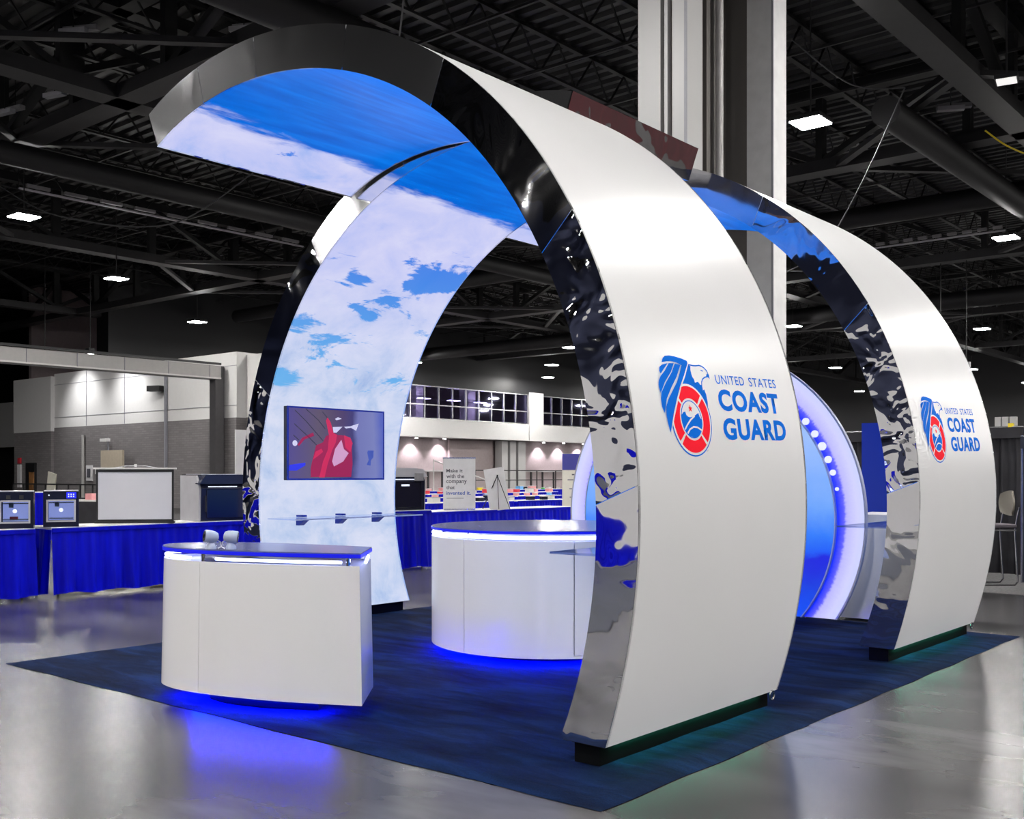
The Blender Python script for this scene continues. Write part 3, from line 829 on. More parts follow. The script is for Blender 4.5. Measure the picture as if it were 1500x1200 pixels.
    obj('plinth', B(((xa + xb) / 2, (y0 + y1) / 2 - oy, 0.068), (xb - xa, y1 - y0 - 0.06, 0.104)), M['plinth'], g)
    if mirror is None:
        bm = B((xb + 0.008, (y0 + y1) / 2 - oy, 0.1105), (0.010, y1 - y0 - 0.3, 0.003)); obj('strip_light', bm, M['led_teal'], g)
    # levelling ring at the rear corner of the foot
    bm = bmesh.new()
    tube(bm, [(xo + sx * 0.01, y1 - oy - 0.1 + 0.028 * math.cos(a), zo - 0.02 + 0.028 * math.sin(a)) for a in np.linspace(0, 2 * math.pi, 17)], 0.006, 6, cap=False)
    obj('pull_ring', bm, M['silver'], g, smooth=True)
    return g
archA = arch('booth_arch', 'nearest white arch, its foot at the front right corner of the carpet', 0.52, 2.42)
archB = arch('booth_arch', 'left hand arch whose glowing cloud lining carries the television', 2.45, 4.26, mirror=-6.16, end=0.955, root=(-0.45, 3.35))
archC = arch('booth_arch', 'rear white arch standing behind the nearest one on the right', 4.42, 6.42, root=(-0.5, 5.4))

# ------------------------------------------------------------------ logo
TT = np.linspace(-0.41, 1.0, 260)
PO = np.array([pout(a) for a in TT])
def xo_(z): return float(np.interp(z, PO[:, 1], PO[:, 0]))
def on_skin(bm, off, yoff=0.0):
    for v in bm.verts:
        y, z = v.co.x, v.co.y
        v.co = Vector((xo_(z) + off + v.co.z, y + yoff, z))
def poly(pts, off, mat, name, parent, oo, th=0.001, yoff=0):
    bm = bmesh.new()
    vs = [bm.verts.new((p[0], p[1], 0)) for p in pts]
    f_ = bm.faces.new(vs); bmesh.ops.triangulate(bm, faces=[f_])
    r = bmesh.ops.extrude_face_region(bm, geom=list(bm.faces))
    for v in [e for e in r['geom'] if isinstance(e, bmesh.types.BMVert)]: v.co.z += th
    on_skin(bm, off, yoff)
    bmesh.ops.translate(bm, verts=bm.verts, vec=oo)
    return obj(name, bm, mat, parent)
def strip(pts, off, mat, name, parent, oo, th=0.001, yoff=0):
    # pts: one rail forwards, the other rail backwards
    n = len(pts) // 2; A_ = pts[:n]; B_ = pts[n:][::-1]
    bm = bmesh.new(); rows = []
    for p, q in zip(A_, B_):
        rows.append([bm.verts.new((p[0], p[1], 0)), bm.verts.new((q[0], q[1], 0)), bm.verts.new((q[0], q[1], th)), bm.verts.new((p[0], p[1], th))])
    for a, b_ in zip(rows, rows[1:]):
        for e in range(4): bm.faces.new((a[e], a[(e + 1) % 4], b_[(e + 1) % 4], b_[e]))
    bm.faces.new(rows[0]); bm.faces.new(rows[-1][::-1])
    on_skin(bm, off, yoff)
    bmesh.ops.translate(bm, verts=bm.verts, vec=oo)
    return obj(name, bm, mat, parent)
def line_strip(pts, w):
    P_ = [Vector(p) for p in pts]; L_, R_ = [], []
    for i, p in enumerate(P_):
        d = (P_[min(i + 1, len(P_) - 1)] - P_[max(i - 1, 0)]).normalized(); n = Vector((-d.y, d.x)) * w / 2
        L_.append(p + n); R_.append(p - n)
    return [tuple(v) for v in L_ + R_[::-1]]
def text_mesh(body, width, height, bold=0.0, font_space=1.0):
    cu = bpy.data.curves.new('lettering', 'FONT'); cu.body = body; cu.size = 1; cu.offset = bold; cu.resolution_u = 4
    cu.space_character = font_space
    o = bpy.data.objects.new('lettering', cu); COL.objects.link(o)
    bpy.context.view_layer.update()
    me = bpy.data.meshes.new_from_object(o.evaluated_get(bpy.context.evaluated_depsgraph_get()))
    bpy.data.objects.remove(o)
    bm = bmesh.new(); bm.from_mesh(me); bpy.data.meshes.remove(me)
    xs = [v.co.x for v in bm.verts]; ys = [v.co.y for v in bm.verts]
    for v in bm.verts:
        v.co.x = (v.co.x - min(xs)) / (max(xs) - min(xs)) * width
        v.co.y = (v.co.y - min(ys)) / (max(ys) - min(ys)) * height
    return bm
LG = dict(
cap=[(0.878, 2.068), (0.896, 2.091), (0.922, 2.105), (0.965, 2.111), (1.025, 2.11), (1.095, 2.104), (1.139, 2.096), (1.141, 2.083), (1.079, 2.015), (1.014, 1.95), (0.961, 1.882), (0.9, 1.793), (0.854, 1.702), (0.847, 1.718), (0.839, 1.749), (0.833, 1.791), (0.841, 1.833), (0.879, 1.877), (0.933, 1.923), (0.99, 1.97), (1.033, 2.017), (1.074, 2.067), (1.022, 2.079), (0.972, 2.081), (0.925, 2.076)],
f1=[(0.836, 2.019), (0.846, 2.041), (0.876, 2.055), (0.934, 2.067), (0.883, 2.033), (0.845, 2.006)],
f2=[(0.805, 1.947), (0.815, 1.969), (0.838, 1.992), (0.889, 2.023), (0.946, 2.068), (0.997, 2.072), (0.948, 2.022), (0.867, 1.962), (0.81, 1.903), (0.803, 1.931)],
f3=[(0.804, 1.873), (0.819, 1.906), (0.882, 1.963), (0.959, 2.022), (1.007, 2.071), (1.062, 2.068), (0.995, 1.998), (0.924, 1.939), (0.859, 1.876), (0.82, 1.801), (0.802, 1.831)],
body=[(1.151, 2.075), (1.17, 2.069), (1.162, 2.049), (1.163, 2.027), (1.167, 2.01), (1.179, 2.0), (1.183, 1.98), (1.2, 1.984), (1.218, 1.988), (1.234, 1.973), (1.253, 1.97), (1.247, 1.937), (1.269, 1.95), (1.281, 1.922), (1.283, 1.877), (1.276, 1.849), (1.251, 1.881), (1.205, 1.923), (1.151, 1.953), (1.091, 1.963), (1.034, 1.962), (1.085, 2.015)],
beak=[(1.333, 2.040), (1.356, 2.035), (1.352, 2.012), (1.341, 2.025), (1.32, 2.024)],
wave=[(0.984, 1.797), (1.005, 1.812), (1.025, 1.817), (1.032, 1.799), (1.047, 1.791), (1.068, 1.788), (1.106, 1.794), (1.159, 1.815), (1.168, 1.794), (1.183, 1.781), (1.183, 1.757), (1.174, 1.728), (1.155, 1.704), (1.12, 1.685), (1.084, 1.681), (1.045, 1.688), (1.015, 1.706), (0.994, 1.735), (0.982, 1.765)])
HEAD = [(1.152, 2.077), (1.2, 2.075), (1.233, 2.077), (1.268, 2.082), (1.294, 2.079), (1.318, 2.071), (1.34, 2.057), (1.348, 2.037), (1.351, 2.016), (1.338, 2.025), (1.301, 2.018), (1.274, 2.006), (1.257, 1.988), (1.251, 1.965), (1.25, 1.937)]
RC = (1.084, 1.778)
def ring_seg(r0, r1, a0, a1, n=14, k=0.955):
    pts = [(RC[0] + r1 * math.cos(a), RC[1] + r1 * k * math.sin(a)) for a in np.linspace(a0, a1, n)]
    pts += [(RC[0] + r0 * math.cos(a), RC[1] + r0 * k * math.sin(a)) for a in np.linspace(a1, a0, n)]
    return pts
def logo(parent, yoff):
    oo = Vector((-parent.location.x, -parent.location.y, 0))
    pb = lambda pts, off, mat, nm: poly(pts, off, M[mat], nm, parent, oo, yoff=yoff)
    ps_ = lambda pts, off, mat, nm: strip(pts, off, M[mat], nm, parent, oo, yoff=yoff)
    pb(LG['body'], 0.001, 'logo_blue', 'emblem_body')
    ps_(line_strip(HEAD, 0.007), 0.001, 'logo_blue', 'emblem_outline'); pb(LG['beak'], 0.001, 'logo_blue', 'emblem_beak')
    ps_(line_strip([(1.276, 2.056), (1.297, 2.052)], 0.005), 0.001, 'logo_blue', 'emblem_eye')
    # life ring
    for k in range(4):
        bmr = ring_seg(0.199, 0.207, math.pi / 2 * k, math.pi / 2 * (k + 1))
        if k != 1: ps_(bmr, 0.0012, 'logo_blue', 'emblem_rim')
        pb(ring_seg(0.0, 0.199, math.pi / 2 * k, math.pi / 2 * (k + 1))[:-13], 0.0016, 'logo_white', 'emblem_ground')
    for k in range(4):
        a = math.pi * (0.25 + 0.5 * k)
        ps_(ring_seg(0.118, 0.186, a + 0.06, a + math.pi / 2 - 0.06), 0.0026, 'logo_red', 'emblem_ring')
        ps_(ring_seg(0.101, 0.106, math.pi / 2 * k, math.pi / 2 * (k + 1)), 0.0026, 'logo_blue', 'emblem_inner_rim')
    pb(LG['wave'], 0.0028, 'logo_blue', 'emblem_sea')
    ps_(line_strip([(1.0, 1.722), (1.03, 1.748), (1.07, 1.776), (1.115, 1.797)], 0.009), 0.004, 'logo_white', 'emblem_line')
    ps_(line_strip([(1.022, 1.702), (1.05, 1.724), (1.09, 1.738), (1.13, 1.737), (1.172, 1.722)], 0.009), 0.004, 'logo_white', 'emblem_line')
    st = []
    for k in range(10):
        a = math.pi / 2 + k * math.pi / 5; r_ = 0.021 if k % 2 == 0 else 0.0085
        st.append((1.083 + r_ * math.cos(a), 1.835 + r_ * math.sin(a)))
    pb(st, 0.003, 'logo_red', 'emblem_star')
    # wing, with a pale border that cuts across the ring
    pb([(1.151, 2.083), (1.089, 2.010), (1.024, 1.944), (0.973, 1.876), (0.913, 1.788), (0.856, 1.690), (0.862, 1.72), (0.95, 1.87), (1.1, 2.04)], 0.0036, 'logo_white', 'emblem_border')
    pb(LG['cap'], 0.0042, 'logo_blue', 'emblem_wing')
    for k in ('f1', 'f2', 'f3'): pb(LG[k], 0.0042, 'logo_blue', 'emblem_feather')
    for body, (y0, y1), (z0, z1), bold, nm in (('UNITED', (1.418, 1.755), (1.990, 2.041), 0.004, 'lettering_small'), ('STATES', (1.815, 2.162), (2.000, 2.053), 0.004, 'lettering_small'), ('COAST', (1.408, 2.150), (1.838, 1.962), 0.042, 'lettering'), ('GUARD', (1.415, 2.190), (1.676, 1.800), 0.042, 'lettering'), ('TM', (1.205, 1.225), (1.604, 1.611), 0.0, 'lettering_tiny')):
        bm = text_mesh(body, y1 - y0, z1 - z0, bold, 1.10)
        shear = 0.014 if nm == 'lettering' else 0.010
        for v in bm.verts:
            v.co.y += z0 + shear * v.co.x / (y1 - y0)
            v.co.x += y0 - 0.02 * 0
        on_skin(bm, 0.0015, yoff)
        bmesh.ops.translate(bm, verts=bm.verts, vec=oo)
        obj(nm, bm, M['logo_blue'] if nm != 'lettering_tiny' else M['seam'], parent)
logo(archA, 0.0); logo(archC, 3.84)

# ------------------------------------------------------------------ glass shelves on the linings
def shelf(name, label, x0, x1, y0, y1, z, brackets):
    g = thing('glass_shelf', label, 'shelf', ((x0 + x1) / 2, (y0 + y1) / 2, z))
    obj('glass_plate', B((0, 0, 0), (abs(x1 - x0), y1 - y0, 0.012)), M['shelf_glass'], g)
    bm = bmesh.new(); box(bm, ((x1 - x0) / 2, 0, 0), (0.004, y1 - y0, 0.013)); obj('polished_edge', bm, M['camera_shell'], g)
    for y in brackets:
        s = 1 if x1 > x0 else -1
        bm = bmesh.new(); yprism(bm, [(-s * abs(x1 - x0) / 2, -0.008), (-s * abs(x1 - x0) / 2, -0.075), (-s * (abs(x1 - x0) / 2 - 0.05), -0.075), (-s * (abs(x1 - x0) / 2 - 0.15), -0.008)], y - (y0 + y1) / 2 - 0.03, y - (y0 + y1) / 2 + 0.03)
        obj('bracket', bm, M['banner_blue'], g)  # metal bracket and clamp, with their blue reflection put into the colour
        obj('clamp', B((-s * (abs(x1 - x0) / 2 - 0.05), y - (y0 + y1) / 2, 0.018), (0.09, 0.06, 0.018)), M['banner_blue'], g)
    return g
shelf('L', 'clear glass shelf on three metal brackets coloured with blue reflection, under the television', -5.66, -5.24, 2.48, 4.16, 1.06, (2.85, 3.35, 3.85))
shelf('R', 'clear glass shelf inside the nearest arch, in front of the round counter', -0.46, -0.95, 0.85, 2.2, 1.05, (1.1, 1.5, 1.95))
shelf('R', 'clear glass shelf inside the rear arch', -0.46, -0.95, 4.75, 6.1, 1.05, (5.0, 5.4, 5.9))

# ------------------------------------------------------------------ television
tv = thing('television', 'wall mounted television showing a red blurred figure, on the left arch', 'television', (-5.555, 3.265, 1.79), 0)
tv.rotation_euler = (0, R(0), 0)
W, H_ = 1.27, 0.72
obj('body', B((-0.03, 0, 0), (0.05, W, H_), bev=0.006), M['navy_plastic'], tv)
bm = bmesh.new()
box(bm, (0, 0, H_ / 2 - 0.008), (0.012, W, 0.016)); box(bm, (0, 0, -H_ / 2 + 0.008), (0.012, W, 0.016)); box(bm, (0, W / 2 - 0.008, 0), (0.012, 0.016, H_ - 0.032)); box(bm, (0, -W / 2 + 0.008, 0), (0.012, 0.016, H_ - 0.032))
obj('bezel', bm, M['banner_blue'], tv)
obj('screen', B((0.0, 0, 0), (0.006, W - 0.03, H_ - 0.03)), M['tv_bg'], tv)
def tvp(pts, mat, name, k=1):
    bm = bmesh.new()
    xprism(bm, [((px - 760) / 1280 * 1.24, -(py - 540) / 880 * 0.69) for px, py in pts], 0.003, 0.0035 + 0.0006 * k)
    obj(name, bm, M[mat], tv)
for i, l in enumerate((((200, 130), (350, 270), (560, 500)), ((340, 110), (500, 240), (590, 350)), ((190, 300), (320, 410), (480, 560)), ((180, 440), (250, 500)), ((550, 130), (640, 230)))):
    tvp(line_strip([(a, b_) for a, b_ in l], 10), 'tv_line', 'picture_line', 1)
tvp([(230, 560), (290, 470), (430, 400), (445, 440), (320, 490), (250, 575)], 'tv_crimson', 'picture_shape', 1)
tvp([(420, 760), (470, 560), (560, 520), (600, 440), (700, 390), (760, 420), (820, 420), (940, 480), (950, 600), (960, 790), (940, 960), (400, 960), (400, 850)], 'tv_crimson', 'picture_shape', 2)
tvp([(510, 965), (560, 760), (620, 620), (640, 430), (600, 240), (620, 200), (660, 260), (700, 400), (745, 420), (730, 520), (680, 620), (620, 800), (580, 965)], 'tv_red', 'picture_shape', 3)
tvp([(430, 740), (460, 640), (540, 600), (560, 640), (500, 690)], 'tv_red', 'picture_shape', 3)
tvp([(840, 420), (930, 450), (960, 520), (930, 640), (860, 580)], 'tv_red', 'picture_shape', 3)
tvp([(680, 760), (720, 600), (805, 480), (840, 600), (905, 650), (830, 760), (705, 825)], 'tv_rose', 'picture_shape', 4)
tvp([(690, 320), (820, 310), (740, 390), (700, 390)], 'tv_white', 'picture_shape', 4)
tvp([(840, 310), (930, 300), (1045, 260), (1010, 355), (940, 320), (870, 330)], 'tv_white', 'picture_shape', 4)
tvp([(720, 215), (760, 190), (810, 210), (740, 230)], 'tv_white', 'picture_shape', 4)
tvp([(110, 880), (130, 810), (330, 780), (330, 815), (220, 880)], 'tv_blue', 'picture_shape', 3)
tvp([(1170, 640), (1180, 610), (1260, 610), (1255, 700), (1220, 740), (1215, 810), (1160, 800), (1190, 740)], 'tv_dim', 'picture_shape', 3)
tvp([(198 + 30 * math.cos(a), 540 + 36 * math.sin(a)) for a in np.linspace(0, 2 * math.pi, 20)[:-1]], 'tv_white', 'picture_badge', 4)
bm = B((-0.10, 0, 0), (0.10, 0.4, 0.3)); obj('wall_bracket', bm, M['black'], tv)

# ------------------------------------------------------------------ counter with the bowed front
Q = [(-2.07, .46), (-2.6, .205), (-3.15, .05), (-3.52, .05), (-3.74, .17), (-3.77, .36), (-3.56, .60), (-3.2, .76), (-2.45, .90)]
cxy = (-2.95, 0.45)
cnt = thing('reception_counter', 'low white counter with a bowed front, at the front left of the carpet', 'counter', (cxy[0], cxy[1], 0.0))
def openspline(pts, n=8):
    P_ = [np.array(pts[0])] + [np.array(p) for p in pts] + [np.array(pts[-1])]; out = []
    for i in range(1, len(P_) - 2):
        for j in range(n):
            t_ = j / n; p0, p1, p2, p3 = P_[i - 1:i + 3]
            out.append(tuple(0.5 * (2 * p1 + (p2 - p0) * t_ + (2 * p0 - 5 * p1 + 4 * p2 - p3) * t_ ** 2 + (3 * p1 - p0 - 3 * p2 + p3) * t_ ** 3)))
    out.append(tuple(pts[-1])); return out
plan = [(p[0] - cxy[0], p[1] - cxy[1]) for p in openspline(Q)]
def scaled(pl_, s, dx=0, dy=0): return [(p[0] * s + dx, p[1] * s + dy) for p in pl_]
# body panels: split at the seams
top_plan = scaled(plan, 0.975)
iseam = min(range(len(plan)), key=lambda i: (plan[i][0] + cxy[0] + 3.15) ** 2 + (plan[i][1] + cxy[1] - 0.05) ** 2)
def wallpanel(pl_, tp, i0, i1, z0, z1, th, name, mat, parent):
    bm = bmesh.new(); rows = []
    for i in range(i0, i1 + 1):
        a = pl_[i]; b_ = tp[i]
        ia = (a[0] * (1 - th), a[1] * (1 - th * 1.6)); ib = (b_[0] * (1 - th), b_[1] * (1 - th * 1.6))
        rows.append([bm.verts.new((a[0], a[1], z0)), bm.verts.new((b_[0], b_[1], z1)), bm.verts.new((ib[0], ib[1], z1)), bm.verts.new((ia[0], ia[1], z0))])
    for a, b_ in zip(rows, rows[1:]):
        for e in range(4): bm.faces.new((a[e], a[(e + 1) % 4], b_[(e + 1) % 4], b_[e]))
    bm.faces.new(rows[0]); bm.faces.new(rows[-1][::-1])
    return obj(name, bm, M[mat], parent, smooth=True)
ifr = 0
def trimend(pl_, i, j, f): return (pl_[i][0] + (pl_[j][0] - pl_[i][0]) * f, pl_[i][1] + (pl_[j][1] - pl_[i][1]) * f)
def gapcopy(pl_, i): q = list(pl_); q[i] = trimend(pl_, i, i + 1, 0.10); return q
wallpanel(plan, top_plan, 0, iseam, 0.10, 0.935, 0.03, 'front_panel', 'white_laminate', cnt)
wallpanel(gapcopy(plan, iseam), gapcopy(top_plan, iseam), iseam, len(plan) - 1, 0.10, 0.935, 0.03, 'curved_end_panel', 'white_laminate', cnt)
# flat right-hand end
bm = bmesh.new()
a, b_ = plan[0], plan[-1]; a2, b2 = top_plan[0], top_plan[-1]
ins = 0.016
d = (Vector(b_) - Vector(a)).normalized()
def sh(p, q): return (p[0] + d.x * q, p[1] + d.y * q)
A_, B_2, C_, D_ = sh(a, 0.012), sh(b_, 0), sh(a2, 0.012), sh(b2, 0)
n_ = Vector((-d.y, d.x)) * 0.02
vv = [bm.verts.new((A_[0], A_[1], 0.10)), bm.verts.new((B_2[0], B_2[1], 0.10)), bm.verts.new((D_[0], D_[1], 0.935)), bm.verts.new((C_[0], C_[1], 0.935))]
vw = [bm.verts.new((v.co.x + n_.x, v.co.y + n_.y, v.co.z)) for v in vv]
bm.faces.new(vv); bm.faces.new(vw[::-1])
for i in range(4): bm.faces.new((vv[i], vv[(i + 1) % 4], vw[(i + 1) % 4], vw[i]))
obj('end_panel', bm, M['white_laminate'], cnt)
bm = bmesh.new(); prism(bm, scaled(plan, 0.93), 0.105, 0.125); prism(bm, scaled(plan, 0.93), 0.905, 0.925); obj('carcase', bm, M['white_laminate'], cnt)
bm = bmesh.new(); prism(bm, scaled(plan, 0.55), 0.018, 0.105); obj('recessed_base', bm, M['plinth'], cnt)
bm = bmesh.new(); prism(bm, scaled(plan, 0.985), 0.982, 1.014); obj('counter_top', bm, plain('counter_top_reflect_blue', (0.13, 0.15, 0.36), 0.2, grain=0.02), cnt)  # blue reflection of the arch lining is put into the top's colour
bm = bmesh.new(); prism(bm, scaled(plan, 0.989), 0.984, 1.006); obj('edge_glow', bm, M['edge_blue'], cnt)  # glow of the LEDs along the slab edge, given to the band itself
def strip_along(pl_, i0, i1, z, h_, w_, name, mat, parent, zt=None):
    bm = bmesh.new()
    pts = [(p[0], p[1], z) for p in pl_[i0:i1 + 1]]
    tube(bm, pts, h_, 6); return obj(name, bm, M[mat], parent)
lp = scaled(plan, 0.955)
strip_along(lp, 2, iseam - 2, 0.955, 0.010, 0, 'led_strip', 'led_white', cnt)
strip_along(lp, iseam + 2, len(plan) - 22, 0.955, 0.010, 0, 'led_strip', 'led_white', cnt)
bm = bmesh.new(); tube(bm, [(lp[0][0] + .02, lp[0][1] + .05, 0.957), (lp[-1][0] + .03, lp[-1][1] - .03, 0.957)], 0.010, 6); obj('led_strip', bm, M['led_white'], cnt)
for i in (iseam, 1, len(plan) - 1):
    p = scaled(plan, 0.93)[i]
    bm = bmesh.new(); lathe(bm, [(0.014, 0.925), (0.014, 0.985)], 10, Matrix.Translation((p[0], p[1], 0))); obj('standoff', bm, M['steel_tube'], cnt)
up = scaled(plan, 0.70)
strip_along(up, 1, len(up) - 2, 0.085, 0.008, 0, 'under_glow_strip', 'led_blue', cnt)
# hinge gap line already formed by the seam

# ------------------------------------------------------------------ round counter
rc = (-2.895, 3.33)
rnd = thing('round_counter', 'large white round counter with a glowing rim in the middle of the carpet', 'counter', (rc[0], rc[1], 0))
def circ(r_, n=96, a0=0, a1=2 * math.pi): return [(r_ * math.cos(a), r_ * math.sin(a)) for a in np.linspace(a0, a1, n)]
def curved(r0, r1, a0, a1, z0, z1, name, mat, parent, n=40):
    bm = bmesh.new()
    rows = []
    for a in np.linspace(a0, a1, n):
        rows.append([bm.verts.new((r0 * math.cos(a), r0 * math.sin(a), z0)), bm.verts.new((r0 * math.cos(a), r0 * math.sin(a), z1)), bm.verts.new((r1 * math.cos(a), r1 * math.sin(a), z1)), bm.verts.new((r1 * math.cos(a), r1 * math.sin(a), z0))])
    for a, b_ in zip(rows, rows[1:]):
        for e in range(4): bm.faces.new((a[e], a[(e + 1) % 4], b_[(e + 1) % 4], b_[e]))
    bm.faces.new(rows[0]); bm.faces.new(rows[-1][::-1])
    return obj(name, bm, M[mat], parent, smooth=True)
# azimuths facing the viewer: camera direction from the counter is about -52 deg
av = math.atan2(-3.838 - rc[1], 2.716 - rc[0])
s1 = av - R(42); s2 = av + R(11)
g_ = 0.004
curved(1.0, 0.975, s1 + g_, s2 - g_, 0.08, 0.975, 'side_panel', 'white_laminate', rnd)
curved(1.0, 0.975, s2 - g_ + 0.0, s2 + R(52), 0.08, 0.10, 'side_panel', 'white_laminate', rnd)
curved(1.0, 0.975, s2 + g_, s2 + R(52), 0.885, 0.975, 'side_panel', 'white_laminate', rnd)
curved(1.0, 0.975, s2 + g_, s2 + R(52), 0.105, 0.880, 'door', 'white_laminate', rnd)
curved(1.0, 0.975, s2 + R(52) + g_, s1 + 2 * math.pi - g_, 0.08, 0.975, 'side_panel', 'white_laminate', rnd, 60)
bm = bmesh.new(); prism(bm, circ(0.97)[:-1], 0.09, 0.11); prism(bm, circ(0.97)[:-1], 0.94, 0.965); obj('carcase', bm, M['white_laminate'], rnd)
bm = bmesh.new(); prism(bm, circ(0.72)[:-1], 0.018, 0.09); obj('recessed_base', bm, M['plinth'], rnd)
bm = bmesh.new(); prism(bm, circ(1.0)[:-1], 1.028, 1.055); obj('counter_top', bm, bpy.data.materials['counter_top_reflect_blue'], rnd)
bm = bmesh.new(); prism(bm, circ(1.004)[:-1], 1.030, 1.048); obj('edge_glow', bm, M['edge_blue'], rnd)
bm = bmesh.new(); tube(bm, [(p[0], p[1], 1.0) for p in circ(0.985, 97)], 0.016, 6); obj('led_strip', bm, M['led_white'], rnd)
bm = bmesh.new(); tube(bm, [(p[0], p[1], 0.07) for p in circ(0.86, 97)], 0.010, 6); obj('under_glow_strip', bm, M['led_blue'], rnd)
for a in (s1, s1 + 1.5, s1 + 3, s1 + 4.6):
    bm = bmesh.new(); lathe(bm, [(0.014, 0.965), (0.014, 1.03)], 10, Matrix.Translation((0.95 * math.cos(a), 0.95 * math.sin(a), 0))); obj('standoff', bm, M['steel_tube'], rnd)

# ------------------------------------------------------------------ two small white cameras on the front counter
def mini_cam(loc, rz, tilt, label):
    g = thing('security_camera', label, 'camera', loc, rz)
    rot = Matrix.Translation((0, 0, 0.078)) @ Matrix.Rotation(R(90) + tilt, 4, 'Y')
    bm = bmesh.new(); lathe(bm, [(0.012, -0.046), (0.028, -0.040), (0.037, -0.022), (0.041, 0.005), (0.041, 0.036), (0.038, 0.042)], 24, rot); obj('shell', bm, M['camera_shell'], g, smooth=True)
    bm = bmesh.new(); lathe(bm, [(0.035, 0.0395), (0.034, 0.0435)], 24, rot); obj('lens_face', bm, M['black'], g, smooth=True)
    bm = bmesh.new(); lathe(bm, [(0.013, 0.043), (0.012, 0.046)], 16, rot); obj('lens', bm, M['dark_glass'], g, smooth=True)
    bm = bmesh.new(); lathe(bm, [(0.032, 0.0), (0.033, 0.012), (0.024, 0.030), (0.012, 0.042)], 20); obj('foot', bm, M['camera_shell'], g, smooth=True)
    bm = bmesh.new(); tube(bm, [(-0.03, 0.01, 0.06), (-0.055, 0.012, 0.045), (-0.06, 0.012, 0.015), (-0.04, 0.01, 0.004)], 0.004, 6); obj('cord', bm, M['white_paint'], g, smooth=True)
    return g
mini_cam((-3.075, 0.093, 1.014), R(250), R(-8), 'small pale round camera facing left on the front counter')
mini_cam((-2.972, 0.170, 1.014), R(48), R(8), 'small pale round camera turned away to the right on the front counter')

# ------------------------------------------------------------------ back-lit globe wall at the rear of the booth
gl = thing('globe_display', 'round back-lit display with a violet white rim, at the rear of the carpet', 'display', (-3.18, 6.50, 0))
def disc_pts(cx_, cz_, r_, n=120, zmin=0.02):
    a0 = math.asin(max(-1, (zmin - cz_) / r_))
    return [(cx_ + r_ * math.cos(a), cz_ + r_ * math.sin(a)) for a in np.linspace(a0, math.pi - a0, n)]
def ring_print(name, cx_, cz_, ri, ro, y0, mat, parent, n=140):
    bm = bmesh.new(); uvl = bm.loops.layers.uv.new('print')
    zmin = 0.03
    ao = math.asin((zmin - cz_) / ro); ai = math.asin((zmin - cz_) / ri)
    M_ = 6; rows = []
    for k in range(n):
        t_ = k / (n - 1)
        row = []
        for j in range(M_ + 1):
            u = j / M_; r_ = ri + (ro - ri) * u
            a_s = math.asin((zmin - cz_) / r_); a = a_s + (math.pi - 2 * a_s) * t_
            row.append((bm.verts.new((cx_ + r_ * math.cos(a), y0, cz_ + r_ * math.sin(a))), (r_ / ro, a)))
        rows.append(row)
    uvd = {}
    for a, b_ in zip(rows, rows[1:]):
        for j in range(M_):
            q = (a[j], a[j + 1], b_[j + 1], b_[j]); f_ = bm.faces.new([v[0] for v in q])
            for l, v in zip(f_.loops, q): l[uvl].uv = v[1]
    me = bpy.data.meshes.new(name); bm.to_mesh(me); bm.free()
    o = link(name, me, M[mat], parent); return o
ring_print('rim_print', 0, 1.03, 1.50, 1.80, -0.062, 'ring_print', gl)
def rimband(cx_, cz_, r0, r1, y0, y1, name, mat):
    bm = bmesh.new(); zmin = 0.026; rows = []
    for k in range(130):
        t_ = k / 129; row = []
        for r_ in (r0, r1):
            a_s = math.asin((zmin - cz_) / r_); a = a_s + (math.pi - 2 * a_s) * t_
            row.append((cx_ + r_ * math.cos(a), cz_ + r_ * math.sin(a)))
        rows.append([bm.verts.new((row[0][0], y0, row[0][1])), bm.verts.new((row[1][0], y0, row[1][1])), bm.verts.new((row[1][0], y1, row[1][1])), bm.verts.new((row[0][0], y1, row[0][1]))])
    for a, b_ in zip(rows, rows[1:]):
        for e in range(4): bm.faces.new((a[e], a[(e + 1) % 4], b_[(e + 1) % 4], b_[e]))
    bm.faces.new(rows[0]); bm.faces.new(rows[-1][::-1])
    return obj(name, bm, M[mat], gl, smooth=True)
rimband(0, 1.03, 1.80, 1.818, -0.066, -0.02, 'outer_frame', 'light_grey_plastic')
bm = bmesh.new(); yprism(bm, disc_pts(0, 1.03, 1.80, 120, 0.03), -0.058, -0.022); obj('back_board', bm, M['white_panel'], gl)
bm = bmesh.new(); yprism(bm, disc_pts(-0.03, 1.02, 1.535, 120, 0.03), -0.10, -0.066); obj('face_panel', bm, M['face_print'], gl)
rimband(-0.03, 1.02, 1.537, 1.549, -0.106, -0.06, 'inner_frame', 'camera_shell')
for a, r_ in ((34, .036), (28.5, .042), (23, .036), (17.8, .030), (11.5, .018), (40, .036), (46, .03)):
    bm = bmesh.new(); lathe(bm, [(r_, 0), (r_, 0.02)], 16, Matrix.Translation((1.553 * math.cos(R(a)), -0.062, 1.03 + 1.553 * math.sin(R(a)))) @ Matrix.Rotation(R(90), 4, 'X'))
    obj('light_button', bm, glow('button_glow', (0.72, 0.74, 1.0), 1.0) if 'button_glow' not in bpy.data.materials else bpy.data.materials['button_glow'], gl)
